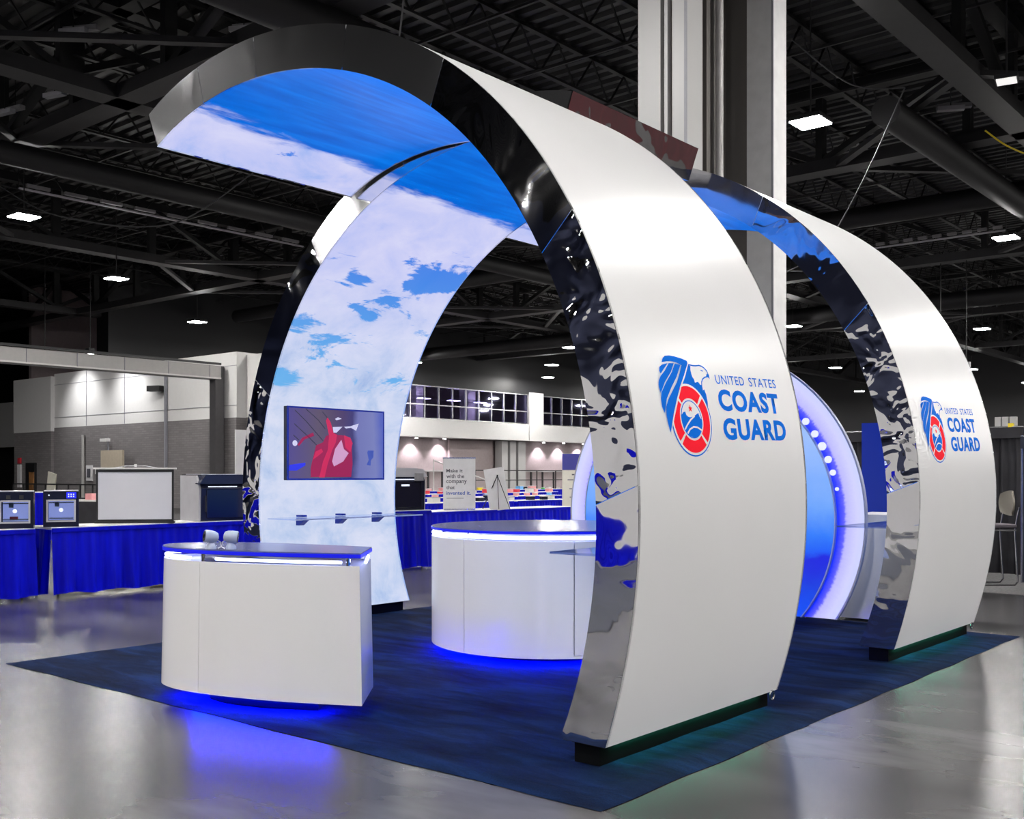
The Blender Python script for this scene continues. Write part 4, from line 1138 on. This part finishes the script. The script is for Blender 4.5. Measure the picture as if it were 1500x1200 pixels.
# draped store table and blue panel just behind
dt = thing('draped_table', 'table under a white sheet, between the globe wall and the rear arch', 'table', (-1.42, 7.15, 0))
bm = bmesh.new(); rows = []
for k in range(60):
    a = 2 * math.pi * k / 60
    sx_ = 0.62 * (1 if abs(cos_ := math.cos(a)) > 0 else 1)
    px_ = max(-0.33, min(0.33, 0.5 * math.cos(a))); py_ = max(-0.42, min(0.42, 0.6 * math.sin(a)))
    w_ = 0.018 * math.sin(k * 1.9)
    rows.append([bm.verts.new((px_ * (1 + w_), py_ * (1 + w_) , 0.02)), bm.verts.new((px_ * 0.985, py_ * 0.985, 1.08)), ])
for a, b_ in zip(rows, rows[1:] + rows[:1]): bm.faces.new((a[0], b_[0], b_[1], a[1]))
bm.faces.new([r_[1] for r_ in rows])
obj('white_sheet', bm, M['white_paint'], dt, smooth=True)
bp = thing('blue_panel', 'plain deep blue upright panel behind the globe wall', 'panel', (-1.78, 7.9, 0), R(20))
obj('face', B((0, 0, 1.04), (0.40, 0.03, 2.04)), M['banner_blue'], bp); obj('foot', B((0, 0, 0.02), (0.4, 0.3, 0.04)), M['black'], bp)

# ------------------------------------------------------------------ skirted tables
def skirt_mesh(L, H, amp=0.032, freq=22, flip=1):
    bm = bmesh.new(); n = max(30, int(L * 60)); m_ = 8; vs = []
    ph = random.random() * 6
    for i in range(n + 1):
        x = -L / 2 + L * i / n; col_ = []
        for j in range(m_ + 1):
            t_ = j / m_
            fold = (math.sin(x * freq + ph + 0.6 * math.sin(x * 7)) * 0.6 + 0.4 * math.sin(x * freq * 2.3 + ph)) * amp * (0.25 + 0.95 * t_)
            col_.append(bm.verts.new((x, -(0.004 + 0.045 * t_) - fold, H * (1 - t_) + 0.012 * math.sin(x * freq * .5 + ph) * t_)))
        vs.append(col_)
    for a, b_ in zip(vs, vs[1:]):
        for j in range(m_): bm.faces.new((a[j], b_[j], b_[j + 1], a[j + 1]))
    return bm
def skirted_table(label, loc, rz, L, D=0.7, H=0.85, hem=0.05, group=None, both=True, cat='table'):
    g = thing('skirted_table', label, cat, loc, rz, group)
    obj('tabletop', B((0, 0, H - 0.012), (L, D, 0.024)), M['table_white'], g)
    s = obj('skirt', skirt_mesh(L, H - 0.03 - hem), M['skirt'], g, (0, -D / 2, hem), smooth=True)
    bmw = bmesh.new(); box(bmw, (0, -D / 2 - 0.012, H - 0.035), (L, 0.014, 0.05)); obj('skirt_band', bmw, M['skirt'], g)
    for sx_ in (-1, 1):
        for sy_ in (-1, 1):
            bm = bmesh.new(); tube(bm, [(sx_ * (L / 2 - 0.12), sy_ * (D / 2 - 0.08), H - 0.03), (sx_ * (L / 2 - 0.12), sy_ * (D / 2 - 0.08), 0.0)], 0.014, 8); obj('leg', bm, M['dark_steel'], g)
        e = obj('end_skirt', skirt_mesh(D, H - 0.03 - hem), M['skirt'], g, (sx_ * L / 2, 0, hem), smooth=True); e.rotation_euler = (0, 0, R(90) * sx_)
    return g
# front edge faces +x : local -y -> world +x  => rz = 90deg
XT = -9.70
skirted_table('long blue skirted table at the far left under two small printers', (XT - 0.35, -0.05, 0), R(90), 4.44)
skirted_table('long blue skirted table holding the projection screen, behind the front counter', (XT - 0.35, 4.22, 0), R(90), 3.7)
skirted_table('blue skirted table seen between the arches with a white top', (-9.45, 7.15, 0), R(90), 2.1, H=0.93, D=0.75)
skirted_table('blue skirted table behind the round counter, carrying the slogan sign', (-11.35, 12.3, 0), R(90), 4.6, H=0.80)
bm = bmesh.new()
for i in range(9):
    y = 1.8 + i * 0.42 + random.random() * .2
    box(bm, (-10.1 - random.random() * .3, y, 0.05 + random.random() * .04), (0.12, 0.3, 0.05), rz=random.random())
tag(obj('stored_clutter', bm, M['dark_steel']), 'dark loose gear on the floor under the left tables', 'clutter', kind='stuff')
# ------------------------------------------------------------------ two desktop printers
def desk_printer(label, loc, rz, panel):
    g = thing('desktop_printer', label, '3D printer', loc, rz)
    W_, D_, H_ = 0.40, 0.40, 0.43
    bm = bmesh.new()
    for c, s in (((-W_ / 2 + 0.02, 0, H_ / 2), (0.04, D_, H_)), ((W_ / 2 - 0.02, 0, H_ / 2), (0.04, D_, H_)), ((0, 0, 0.03), (W_ - 0.08, D_, 0.06)), ((0, 0, H_ - 0.05), (W_ - 0.08, D_, 0.10)), ((0, D_ / 2 - 0.01, 0.2), (W_ - 0.08, 0.02, 0.3))):
        box(bm, c, s)
    obj('body', bm, M['navy_plastic'], g)
    obj('lid', B((0, 0, H_ + 0.006), (W_ * 0.97, D_ * 0.9, 0.014), bev=0.005), M['light_grey_plastic'], g)
    bm = bmesh.new(); 
    for c, s in (((-0.155, -D_ / 2 - 0.004, 0.195), (0.02, 0.012, 0.27)), ((0.155, -D_ / 2 - 0.004, 0.195), (0.02, 0.012, 0.27)), ((0, -D_ / 2 - 0.004, 0.07), (0.29, 0.012, 0.02)), ((0, -D_ / 2 - 0.004, 0.322), (0.29, 0.012, 0.02))): box(bm, c, s)
    obj('door_frame', bm, M['light_grey_plastic'], g)
    obj('door', B((0, -D_ / 2 + 0.002, 0.196), (0.29, 0.004, 0.24)), M['glass'], g)
    obj('chamber_back', B((0, D_ / 2 - 0.03, 0.196), (0.3, 0.01, 0.25)), glow('chamber_light', (0.36, 0.38, 0.72), 0.85) if 'chamber_light' not in bpy.data.materials else bpy.data.materials['chamber_light'], g)
    obj('build_plate', B((0, 0.02, 0.10), (0.27, 0.27, 0.012)), M['silver'], g)
    bm = bmesh.new(); lathe(bm, [(0.024, 0), (0.024, 0.004)], 20, Matrix.Translation((0.0, -D_ / 2 - 0.002, 0.205)) @ Matrix.Rotation(R(90), 4, 'X')); obj('door_badge', bm, M['icon_white'], g)
    bm = bmesh.new(); bar(bm, (-0.14, 0, 0.29), (0.14, 0, 0.29), 0.014); obj('gantry_rail', bm, M['silver'], g)
    obj('print_head', B((-0.05, 0, 0.27), (0.05, 0.05, 0.06)), M['light_grey_plastic'], g)
    if panel:
        bm = bmesh.new()
        obj('control_screen', B((0.115, -D_ / 2 - 0.003, H_ - 0.048), (0.11, 0.006, 0.075)), M['icon_blue'], g)
        for i in range(3):
            for j in range(2): obj('icon', B((0.085 + i * 0.028, -D_ / 2 - 0.008, H_ - 0.035 - j * 0.026), (0.014, 0.004, 0.014)), M['icon_white'], g)
        bm = bmesh.new(); lathe(bm, [(0.009, 0), (0.009, 0.004)], 12, Matrix.Translation((-0.135, -D_ / 2 - 0.001, H_ - 0.045)) @ Matrix.Rotation(R(90), 4, 'X')); obj('power_button', bm, M['icon_white'], g)
    else:
        obj('printed_part', B((-0.02, 0.0, 0.12), (0.09, 0.06, 0.03), bev=0.008), M['red'], g)
        for x in (-0.07, 0.07): obj('speaker_grille', B((x, -D_ / 2 - 0.002, H_ - 0.06), (0.045, 0.006, 0.045)), M['black'], g)
    return g
desk_printer('small black desktop printer with a red part inside, cut by the left edge', (-9.95, 2.06, 0.85), R(62), False)
desk_printer('small black desktop printer with a lit blue control panel', (-9.95, 2.62, 0.85), R(62), True)

# ------------------------------------------------------------------ projection screen
ps = thing('projection_screen', 'white pull-up projection screen with a black border on the left table', 'screen', (-9.98, 3.63, 0.852), R(50))
W_, H_ = 0.92, 0.62
obj('screen_surface', B((0, 0, 0.045 + H_ / 2), (W_, 0.004, H_)), M['screen_cloth'], ps)
bm = bmesh.new()
for c, s in (((-W_ / 2 - 0.012, 0, 0.35), (0.026, 0.01, 0.70)), ((W_ / 2 + 0.012, 0, 0.35), (0.026, 0.01, 0.70)), ((0, 0, 0.03), (W_ + 0.05, 0.012, 0.035)), ((0, 0, 0.682), (W_ + 0.05, 0.012, 0.036))): box(bm, c, s)
obj('border', bm, M['black'], ps)
obj('top_bar', B((0, 0, 0.712), (1.04, 0.03, 0.022), bev=0.004), M['white_paint'], ps)
obj('base_case', B((0, 0.0, 0.010), (1.0, 0.06, 0.02)), M['black'], ps)
bm = bmesh.new(); tube(bm, [(-0.3, 0.03, 0.715), (-0.12, 0.03, 0.745), (0.12, 0.03, 0.745), (0.3, 0.03, 0.715)], 0.006, 6); obj('pull_handle', bm, M['light_grey_plastic'], ps)
obj('hook', B((0, 0.03, 0.75), (0.03, 0.02, 0.035)), M['white_paint'], ps)

# ------------------------------------------------------------------ large floor printers
def big_printer(label, loc, rz, s, screen):
    g = thing('industrial_printer', label, '3D printer', loc, rz)
    W_, D_, H_ = 0.84 * s, 0.70 * s, 0.70 * s
    pr = [(-D_ / 2, 0), (-D_ / 2 - 0.02 * s, H_ * 0.70), (-D_ / 2 + 0.06 * s, H_ * 0.93), (-D_ / 2 + 0.12 * s, H_), (D_ / 2, H_), (D_ / 2, 0)]
    bm = bmesh.new(); xprism(bm, [(p[0], p[1]) for p in pr], -W_ / 2 + 0.03 * s, W_ / 2 - 0.03 * s); obj('body', bm, M['navy_plastic'], g)
    for sx_ in (-1, 1):
        bm = bmesh.new(); xprism(bm, [(p[0] + (0.02 * s if i < 3 else 0), p[1] * 0.985) for i, p in enumerate(pr)], sx_ * (W_ / 2 - 0.03 * s), sx_ * W_ / 2); obj('side_panel', bm, M['light_grey_plastic'], g)
    hood = [(-W_ / 2 - 0.01, 0), (-W_ / 2 + 0.09 * s, 0.14 * s), (W_ / 2 - 0.09 * s, 0.14 * s), (W_ / 2 + 0.01, 0)]
    bm = bmesh.new(); yprism(bm, [(p[0], H_ * 0.80 + p[1]) for p in hood], -D_ / 2 - 0.05 * s, -D_ / 2 + 0.12 * s); obj('hood', bm, M['light_grey_plastic'] if screen else M['navy_plastic'], g)
    obj('top_cover', B((0, 0.05, H_ + 0.006), (W_ * 0.8, D_ * 0.8, 0.012)), M['light_grey_plastic'], g)
    obj('door', B((0.0, -D_ / 2 - 0.022 * s, H_ * 0.37), (W_ * 0.74, 0.02, H_ * 0.62), bev=0.006), M['dark_glass'], g)
    obj('maker_strip', B((-0.05, -D_ / 2 - 0.03 * s, H_ * 0.74), (W_ * 0.55, 0.01, 0.014)), M['icon_white'], g)
    bm = bmesh.new(); bar(bm, (-W_ * 0.40, -D_ / 2 - 0.05 * s, H_ * 0.2), (-W_ * 0.40, -D_ / 2 - 0.05 * s, H_ * 0.55), 0.016); obj('door_handle', bm, M['black'], g)
    if screen:
        obj('control_screen', B((W_ * 0.28, -D_ / 2 - 0.07 * s, H_ * 0.80), (0.17 * s, 0.03, 0.13 * s), bev=0.004), M['grey_plastic'], g)
        obj('label_plate', B((-0.02, -D_ / 2 - 0.04 * s, H_ * 0.60), (0.16 * s, 0.006, 0.03)), M['icon_white'], g)
    return g
big_printer('large black and grey printer with a dark glass door, right of the projection screen', (-10.05, 4.90, 0.852), R(80), 0.90, False)
big_printer('large printer with a small tilted control screen, seen between the arches', (-9.5, 7.80, 0.932), R(80), 0.92, True)
obj_ = tag(obj('white_upright_board', B((-13.6, 8.0, 1.15), (0.03, 0.5, 2.3)), M['paper']), 'blank white upright board behind the left arch', 'board')

# ------------------------------------------------------------------ slogan sign, easel board, roll-up banner
CAMZ = 0.699
def facing(lx, ly): return math.atan2(-3.838 - ly, 2.716 - lx) + math.pi / 2
sg = thing('slogan_sign', 'white upright sign reading Make it with the company that invented it', 'sign', (-11.25, 11.2, 0.802), facing(-11.25, 11.2) )
obj('board', B((0, 0, 0.50), (0.62, 0.012, 1.0)), M['paper'], sg)
obj('base', B((0, 0.02, 0.012), (0.60, 0.16, 0.024)), M['silver'], sg); obj('top_rail', B((0, 0, 1.0), (0.63, 0.02, 0.02)), M['silver'], sg)
for i, (tx, w_, mt) in enumerate((('Make it', 0.315, 'text_dark'), ('with the', 0.345, 'text_dark'), ('company', 0.395, 'text_dark'), ('that', 0.165, 'text_dark'), ('invented it.', 0.47, 'text_blue'))):
    hgt = {'company': 0.085, 'with the': 0.075, 'that': 0.068}.get(tx, 0.07)
    bm = text_mesh(tx, w_, hgt, 0.018)
    for v in bm.verts: v.co = Vector((v.co.x - 0.25, -0.0065, v.co.y + 0.72 - i * 0.107 - (0.017 if tx == 'company' else 0)))
    obj('lettering', bm, M[mt], sg)
obj('small_print_line', B((-0.08, -0.0068, 0.225), (0.33, 0.001, 0.008)), M['text_dark'], sg)
ez = thing('easel_board', 'blank white board leaning on a thin black easel, right of the slogan sign', 'easel', (-10.95, 12.05, 0.802), facing(-10.95, 12.05))
bm = B((0, 0, 0.40), (0.40, 0.012, 0.84)); o = obj('board', bm, M['paper'], ez); o.rotation_euler = (R(-6), R(-9), 0)
for a, b_ in (((-0.05, -0.04, 0.66), (-0.02, -0.09, 0.0)), ((-0.05, -0.04, 0.66), (0.20, -0.09, 0.0)), ((-0.05, -0.03, 0.66), (-0.34, 0.16, 0.0))):
    bm = bmesh.new(); bar(bm, a, b_, 0.012); obj('leg', bm, M['black'], ez)
obj('peg', B((-0.05, -0.05, 0.66), (0.03, 0.03, 0.03)), M['black'], ez)
rb = thing('rollup_banner', 'white roll-up banner with a purple blue head, left of the globe wall', 'banner', (-12.14, 16.33, 0), facing(-12.14, 16.33))
obj('banner_sheet', B((0, 0, 1.0), (0.85, 0.01, 1.95)), M['cream_board'], rb); obj('head_strip', B((0, -0.007, 1.78), (0.85, 0.006, 0.38)), M['sign_purple'], rb)
obj('base', B((0, 0, 0.03), (0.9, 0.2, 0.06)), M['silver'], rb)
for i, (w_, z_) in enumerate(((0.3, 1.48), (0.5, 1.36), (0.42, 1.15), (0.4, 0.95))): obj('text_bar', B((-0.05, -0.007, z_), (w_, 0.004, 0.03)), M['text_dark'] if i == 0 else M['grey_plastic'], rb)

# ------------------------------------------------------------------ rows of team tables across the hall
names = ['nearest', 'second', 'third', 'fourth']
items = ['red', 'pink', 'skyblue', 'white_paint', 'green', 'yellow', 'navy_plastic', 'orange', 'light_grey_plastic']
proto_t = None
box_protos = {}
def small_item(mat, loc, rz, sc_, label, group):
    key = mat
    g = thing('supply_bin', label, 'bin', loc, rz, group)
    bm = bmesh.new(); box(bm, (0, 0, 0.07 * sc_), (0.30 * sc_, 0.22 * sc_, 0.14 * sc_), bev=0.01); obj('tub', bm, M[mat], g)
    obj('lid', B((0, 0, 0.148 * sc_), (0.32 * sc_, 0.24 * sc_, 0.016)), M['white_paint'] if mat != 'white_paint' else M['grey_plastic'], g)
    return g
for r_i, (x, y0, n) in enumerate(((-16.5, 14.8, 3), (-20.5, 17.0, 4), (-25.0, 20.0, 5), (-30.0, 28.5, 6))):
    for k in range(n):
        y = y0 + k * 2.62
        lab_t = 'blue skirted team table, %s from the left in the %s row across the hall' % (['first', 'second', 'third', 'fourth', 'fifth', 'sixth'][k], names[r_i])
        t_ = skirted_table(lab_t, (x, y, 0), R(90), 2.44, H=0.76, D=0.76, group='team tables in the %s far row' % names[r_i]) if k == 0 else dup(t_, (x, y, 0), label=lab_t)
        for q in range(4):
            mt = {0: ['white_paint', 'navy_plastic', 'white_paint'], 1: ['pink', 'pink', 'skyblue', 'white_paint'], 2: ['pink', 'red', 'white_paint', 'red'], 3: items}[r_i]
            mt = random.choice(mt)
            small_item(mt, (x + random.uniform(-.15, .2), y - 0.95 + q * 0.6 + random.uniform(-.1, .1), 0.762), random.uniform(-.5, .5) + R(90), random.uniform(0.5, 1.15) if r_i != 1 else 0.6,
                       '%s bin on the %s far row' % ({'white_paint': 'white', 'navy_plastic': 'dark', 'skyblue': 'light blue', 'light_grey_plastic': 'grey'}.get(mt, mt), names[r_i]) + ', %s table from left' % ['first', 'second', 'third', 'fourth', 'fifth', 'sixth'][k], 'bins on the %s far row' % names[r_i])
# a few stacking chairs and a handrail in the gap
def stack_chair(label, loc, rz):
    g = thing('stacking_chair', label, 'chair', loc, rz)
    obj('seat', B((0, 0, 0.45), (0.42, 0.42, 0.04), bev=0.015), M['navy_drape'], g)
    bm = bmesh.new(); box(bm, (0, 0.2, 0.72), (0.40, 0.03, 0.26), bev=0.012); obj('backrest', bm, M['navy_drape'], g)
    for sx_ in (-1, 1):
        bm = bmesh.new(); tube(bm, [(sx_ * 0.19, -0.19, 0.0), (sx_ * 0.19, -0.17, 0.44)], 0.01, 6); obj('leg', bm, M['steel_tube'], g)
        bm = bmesh.new(); tube(bm, [(sx_ * 0.19, 0.22, 0.0), (sx_ * 0.19, 0.17, 0.44), (sx_ * 0.19, 0.21, 0.84)], 0.01, 6); obj('leg', bm, M['steel_tube'], g)
    return g
stack_chair('dark padded chair just behind the blue table, right of the easel', (-11.0, 15.4, 0), R(80))
rl = thing('stage_rail', 'thin dark rail of a raised platform below the gallery', 'railing', (-44, 52, 0))
for z in (1.1, 1.75): bm = bmesh.new(); bar(bm, (0, -4, z), (0, 9, z), 0.06); obj('rail', bm, M['dark_steel'], rl)
for i in range(7): bm = bmesh.new(); bar(bm, (0, -4 + i * 2.15, 0), (0, -4 + i * 2.15, 1.75), 0.06); obj('post', bm, M['dark_steel'], rl)
rp = thing('stair_rail', 'pale sloping stair rail behind the slogan sign', 'railing', (-40, 43, 0))
bm = bmesh.new(); tube(bm, [(0, -3, 2.3), (0, 2.5, 0.9)], 0.04, 8); obj('rail', bm, M['white_paint'], rp)
bm = bmesh.new(); tube(bm, [(0, -3, 0), (0, -3, 2.3)], 0.03, 8); tube(bm, [(0, 2.5, 0), (0, 2.5, .9)], 0.03, 8); obj('post', bm, M['white_paint'], rp)

# left background: railings, dark tables, notices
rl = thing('barrier', 'low black barrier rail in front of the masonry wall', 'railing', (-40.5, 18.5, 0))
for z in (0.3, 1.06): bm = bmesh.new(); bar(bm, (-5, 0, z), (4, 0, z), 0.06); obj('rail', bm, M['black'], rl)
for i in range(10): bm = bmesh.new(); bar(bm, (-5 + i, 0, 0), (-5 + i, 0, 1.06), 0.05); obj('post', bm, M['black'], rl)
for i, (x, y, l) in enumerate(((-26.0, 11.8, 'left of the projection screen'), (-28.0, 13.6, 'farther back, left of the projection screen'), (-36.0, 12.6, 'at the far left edge'))):
    g = thing('dark_table', 'long table under a black cloth, ' + l, 'table', (x, y, 0), R(20))
    obj('cloth', B((0, 0, 0.36), (2.4, 0.8, 0.70)), M['black_drape'], g); obj('tabletop', B((0, 0, 0.74), (2.44, 0.82, 0.04)), M['table_white'] if i != 1 else M['black_drape'], g)
tag(obj('pink_box', B((-26.1, 11.8, 0.85), (0.35, 0.3, 0.18)), M['pink']), 'small pink box on the dark table left of the screen', 'box')
g = skirted_table('small blue skirted table glimpsed between the two desktop printers', (-20.5, 7.1, 0), R(50), 1.2, H=1.1)
o = tag(obj('leaning_board', B((0, 0, 0), (0.75, 0.05, 1.5)), M['cream_board'], None, (-45.6, 20.3, 0.82)), 'cream board leaning by the masonry wall above the printers', 'board'); o.rotation_euler = (0, R(10), 0)
tag(obj('wall_notice', B((-46.1, 22.46, 1.55), (0.55, 0.06, 0.75)), M['paper']), 'white framed notice on the masonry wall', 'sign')
tag(obj('notice_picture', B((-46.1, 22.41, 1.55), (0.28, 0.03, 0.42)), M['text_dark']), 'dark picture inside the white framed notice', 'sign')
tag(obj('wall_plate', B((-45.4, 22.47, 1.65), (0.3, 0.05, 0.3)), M['paper']), 'small white plate beside the framed notice', 'sign')
e = thing('extinguisher_cabinet', 'tall white cabinet with a red top on the masonry at the far left', 'cabinet', (-53.0, 22.3, 1.4))
obj('case', B((0, 0, 0), (0.32, 0.1, 1.2)), M['paper'], e); obj('alarm', B((0, 0, 0.8), (0.25, 0.1, 0.3)), M['red'], e)
bm = bmesh.new(); tube(bm, [(-46.6, 22.4, 0), (-46.6, 22.4, 3.4)], 0.08, 8); tag(obj('standpipe', bm, M['grey_paint']), 'thin grey pipe on the masonry beside the notice', 'pipe')
wc = thing('wall_camera', 'small pale camera on a bracket on the masonry wall', 'camera', (-44.2, 22.3, 3.1))
obj('body', B((0, -0.1, 0), (0.5, 0.25, 0.14)), M['white_paint'], wc); obj('arm', B((0.12, 0.0, -0.5), (0.06, 0.06, 1.2)), M['seam'], wc)
tag(obj('cardboard_sheet', B((-43.0, 21.9, 1.3), (1.9, 0.1, 2.6)), M['tan']), 'tan cardboard sheet standing behind the projection screen', 'board')
tag(obj('speaker_horn', B((-39.9, 22.2, 5.3), (0.7, 0.3, 0.25), rz=0.3), M['dark_steel']), 'small dark device high on the white wall by the pipe', 'camera')

# ------------------------------------------------------------------ black pipe and drape with a bar stool, right edge
def drape(label, p0, p1, H, mat, group=None):
    P0, P1 = Vector((*p0, 0)), Vector((*p1, 0)); L = (P1 - P0).length; mid = (P0 + P1) / 2
    g = thing('pipe_and_drape', label, 'curtain', mid, math.atan2(P1.y - P0.y, P1.x - P0.x))
    bm = bmesh.new(); n = int(L * 40); vs = []
    for i in range(n + 1):
        x = -L / 2 + L * i / n; c = []
        for j in range(7):
            t_ = j / 6
            w_ = 0.035 * math.sin(x * 24 + math.sin(x * 5) * 1.5) * (0.35 + t_ * .8) + 0.02 * math.sin(x * 55)
            c.append(bm.verts.new((x, w_, H - 0.06 - (H - 0.08) * t_)))
        vs.append(c)
    for a, b_ in zip(vs, vs[1:]):
        for j in range(6): bm.faces.new((a[j], b_[j], b_[j + 1], a[j + 1]))
    obj('curtain', bm, M[mat], g, smooth=True)
    bm = bmesh.new(); tube(bm, [(-L / 2, 0, H - 0.02), (L / 2, 0, H - 0.02)], 0.02, 8); obj('rail', bm, M['silver'], g)
    bm = bmesh.new(); box(bm, (0, -0.045, H - 0.10), (L, 0.02, 0.16)); obj('ruffle', bm, M[mat], g)
    for sx_ in (-1, 1):
        bm = bmesh.new(); tube(bm, [(sx_ * L / 2, 0, 0), (sx_ * L / 2, 0, H)], 0.022, 8); obj('upright', bm, M['silver'], g)
    return g
drape('black pleated curtain on a pipe frame behind the bar stool', (-4.6, 13.4), (-1.55, 12.85), 2.20, 'black_drape')
drape('dark navy pleated curtain cut by the right edge', (-1.30, 11.75), (1.3, 11.2), 2.02, 'navy_drape')
tag(obj('yellow_clip', B((-1.75, 12.9, 2.21), (0.07, 0.07, 0.06)), M['yellow']), 'small yellow clip on top of the black curtain rail', 'clip')
st = thing('bar_stool', 'bar stool with a shell back and chrome sled legs by the black curtain', 'bar stool', (-1.55, 11.28, 0), R(-48))
bm = bmesh.new(); box(bm, (0, 0, 0.80), (0.46, 0.44, 0.05), bev=0.02); obj('seat', bm, M['seat_fabric'], st, smooth=True)
bm = bmesh.new(); box(bm, (0, 0, 0.745), (0.44, 0.42, 0.02)); obj('seat_frame', bm, M['steel_tube'], st)
bm = bmesh.new()
rows = []
for i in range(9):
    a = -1 + i / 4; col_ = []
    for j in range(7):
        b2_ = -1 + j / 3
        x = 0.20 * a * math.sqrt(max(0.05, 1 - 0.45 * b2_ * b2_)); z = 1.10 + 0.17 * b2_ * math.sqrt(max(0.05, 1 - 0.45 * a * a)); y = 0.24 - 0.06 * a * a
        col_.append((bm.verts.new((x, y, z)), bm.verts.new((x, y + 0.025, z))))
    rows.append(col_)
for a, b_ in zip(rows, rows[1:]):
    for j in range(6):
        bm.faces.new((a[j][0], a[j + 1][0], b_[j + 1][0], b_[j][0])); bm.faces.new((a[j][1], b_[j][1], b_[j + 1][1], a[j + 1][1]))
for L_ in (rows[0], rows[-1]):
    for j in range(6): bm.faces.new((L_[j][0], L_[j][1], L_[j + 1][1], L_[j + 1][0]))
for k in (0, 6):
    for a, b_ in zip(rows, rows[1:]): bm.faces.new((a[k][0], b_[k][0], b_[k][1], a[k][1]))
obj('backrest', bm, M['stool_shell'], st, smooth=True)
for sx_ in (-1, 1):
    bm = bmesh.new(); tube(bm, [(sx_ * 0.2, 0.26, 1.05), (sx_ * 0.2, 0.20, 0.75), (sx_ * 0.2, 0.24, 0.06), (sx_ * 0.2, 0.20, 0.012), (sx_ * 0.2, -0.24, 0.012), (sx_ * 0.2, -0.26, 0.05), (sx_ * 0.2, -0.2, 0.75)], 0.012, 8); obj('leg', bm, M['steel_tube'], st, smooth=True)
bm = bmesh.new(); tube(bm, [(-0.2, -0.245, 0.28), (0.2, -0.245, 0.28)], 0.011, 8); obj('footrest', bm, M['steel_tube'], st, smooth=True)
st2 = dup(st, (-2.25, 12.05, 0), R(-60), 'second bar stool, mostly hidden behind the rear arch')
cc = thing('far_column', 'pale ribbed far column rising above the black curtain', 'column', (-15.0, 61.6, 0))
for x in (-0.42, -0.02, 0.40): obj('shaft', B((x, 0, 2.4), (0.32, 0.4, 4.8)), M['pillar'], cc)

hs = thing('hanging_sign', 'small pale hanging sign beside the rear arch', 'sign', (-11.2, 40.2, 5.5))
obj('face', B((0, 0, 0), (1.3, 0.1, 0.9)), M['light_grey_plastic'], hs)
for x in (-0.5, 0.5): bm = bmesh.new(); bar(bm, (x, 0, 0.4), (x, 0, 4.52), 0.03); obj('rod', bm, M['black_steel'], hs)
bm = B((-9.0, 16.0, 0.004), (9.0, 7.0, 0.008)); tag(obj('dark_carpet', bm, M['tile']), 'dark grey aisle carpet under the bar stools', 'carpet')
bpy.data.objects['dark_carpet'].location = (8.0, -2.3, 0)

# ------------------------------------------------------------------ what stands opposite: seen in the mirror edges
g = thing('partition', 'white partition wall opposite the booth, seen in the mirror edges', 'partition', (-11.0, -11.5, 0), R(-25)); obj('board', B((0, 0, 1.55), (16, 0.1, 3.1)), M['white_paint'], g)
skirted_table('blue skirted table opposite the booth', (-9.2, -9.2, 0), R(155), 4.5, H=0.8)
bm = B((0, 0, 0.004), (11.0, 6.0, 0.008)); tag(obj('navy_carpet', bm, M['navy_drape'], None, (-8.8, -6.0, 0)), 'navy aisle carpet opposite the booth', 'carpet')
g = thing('hanging_banner', 'maroon square banner hanging in the next aisle, seen in the end mirror', 'banner', (8.0, 16.5, 3.9), 0)
obj('cloth', B((0, 0, 0), (0.1, 9.0, 3.2)), M['maroon'], g)
bm = bmesh.new(); bar(bm, (0, -3.5, 1.65), (0, 3.5, 1.65), 0.08); obj('rail', bm, M['silver'], g)
for y in (-3, 3): bm = bmesh.new(); bar(bm, (0, y, 1.6), (0, y, 8.75), 0.03); obj('hanger', bm, M['black_steel'], g)
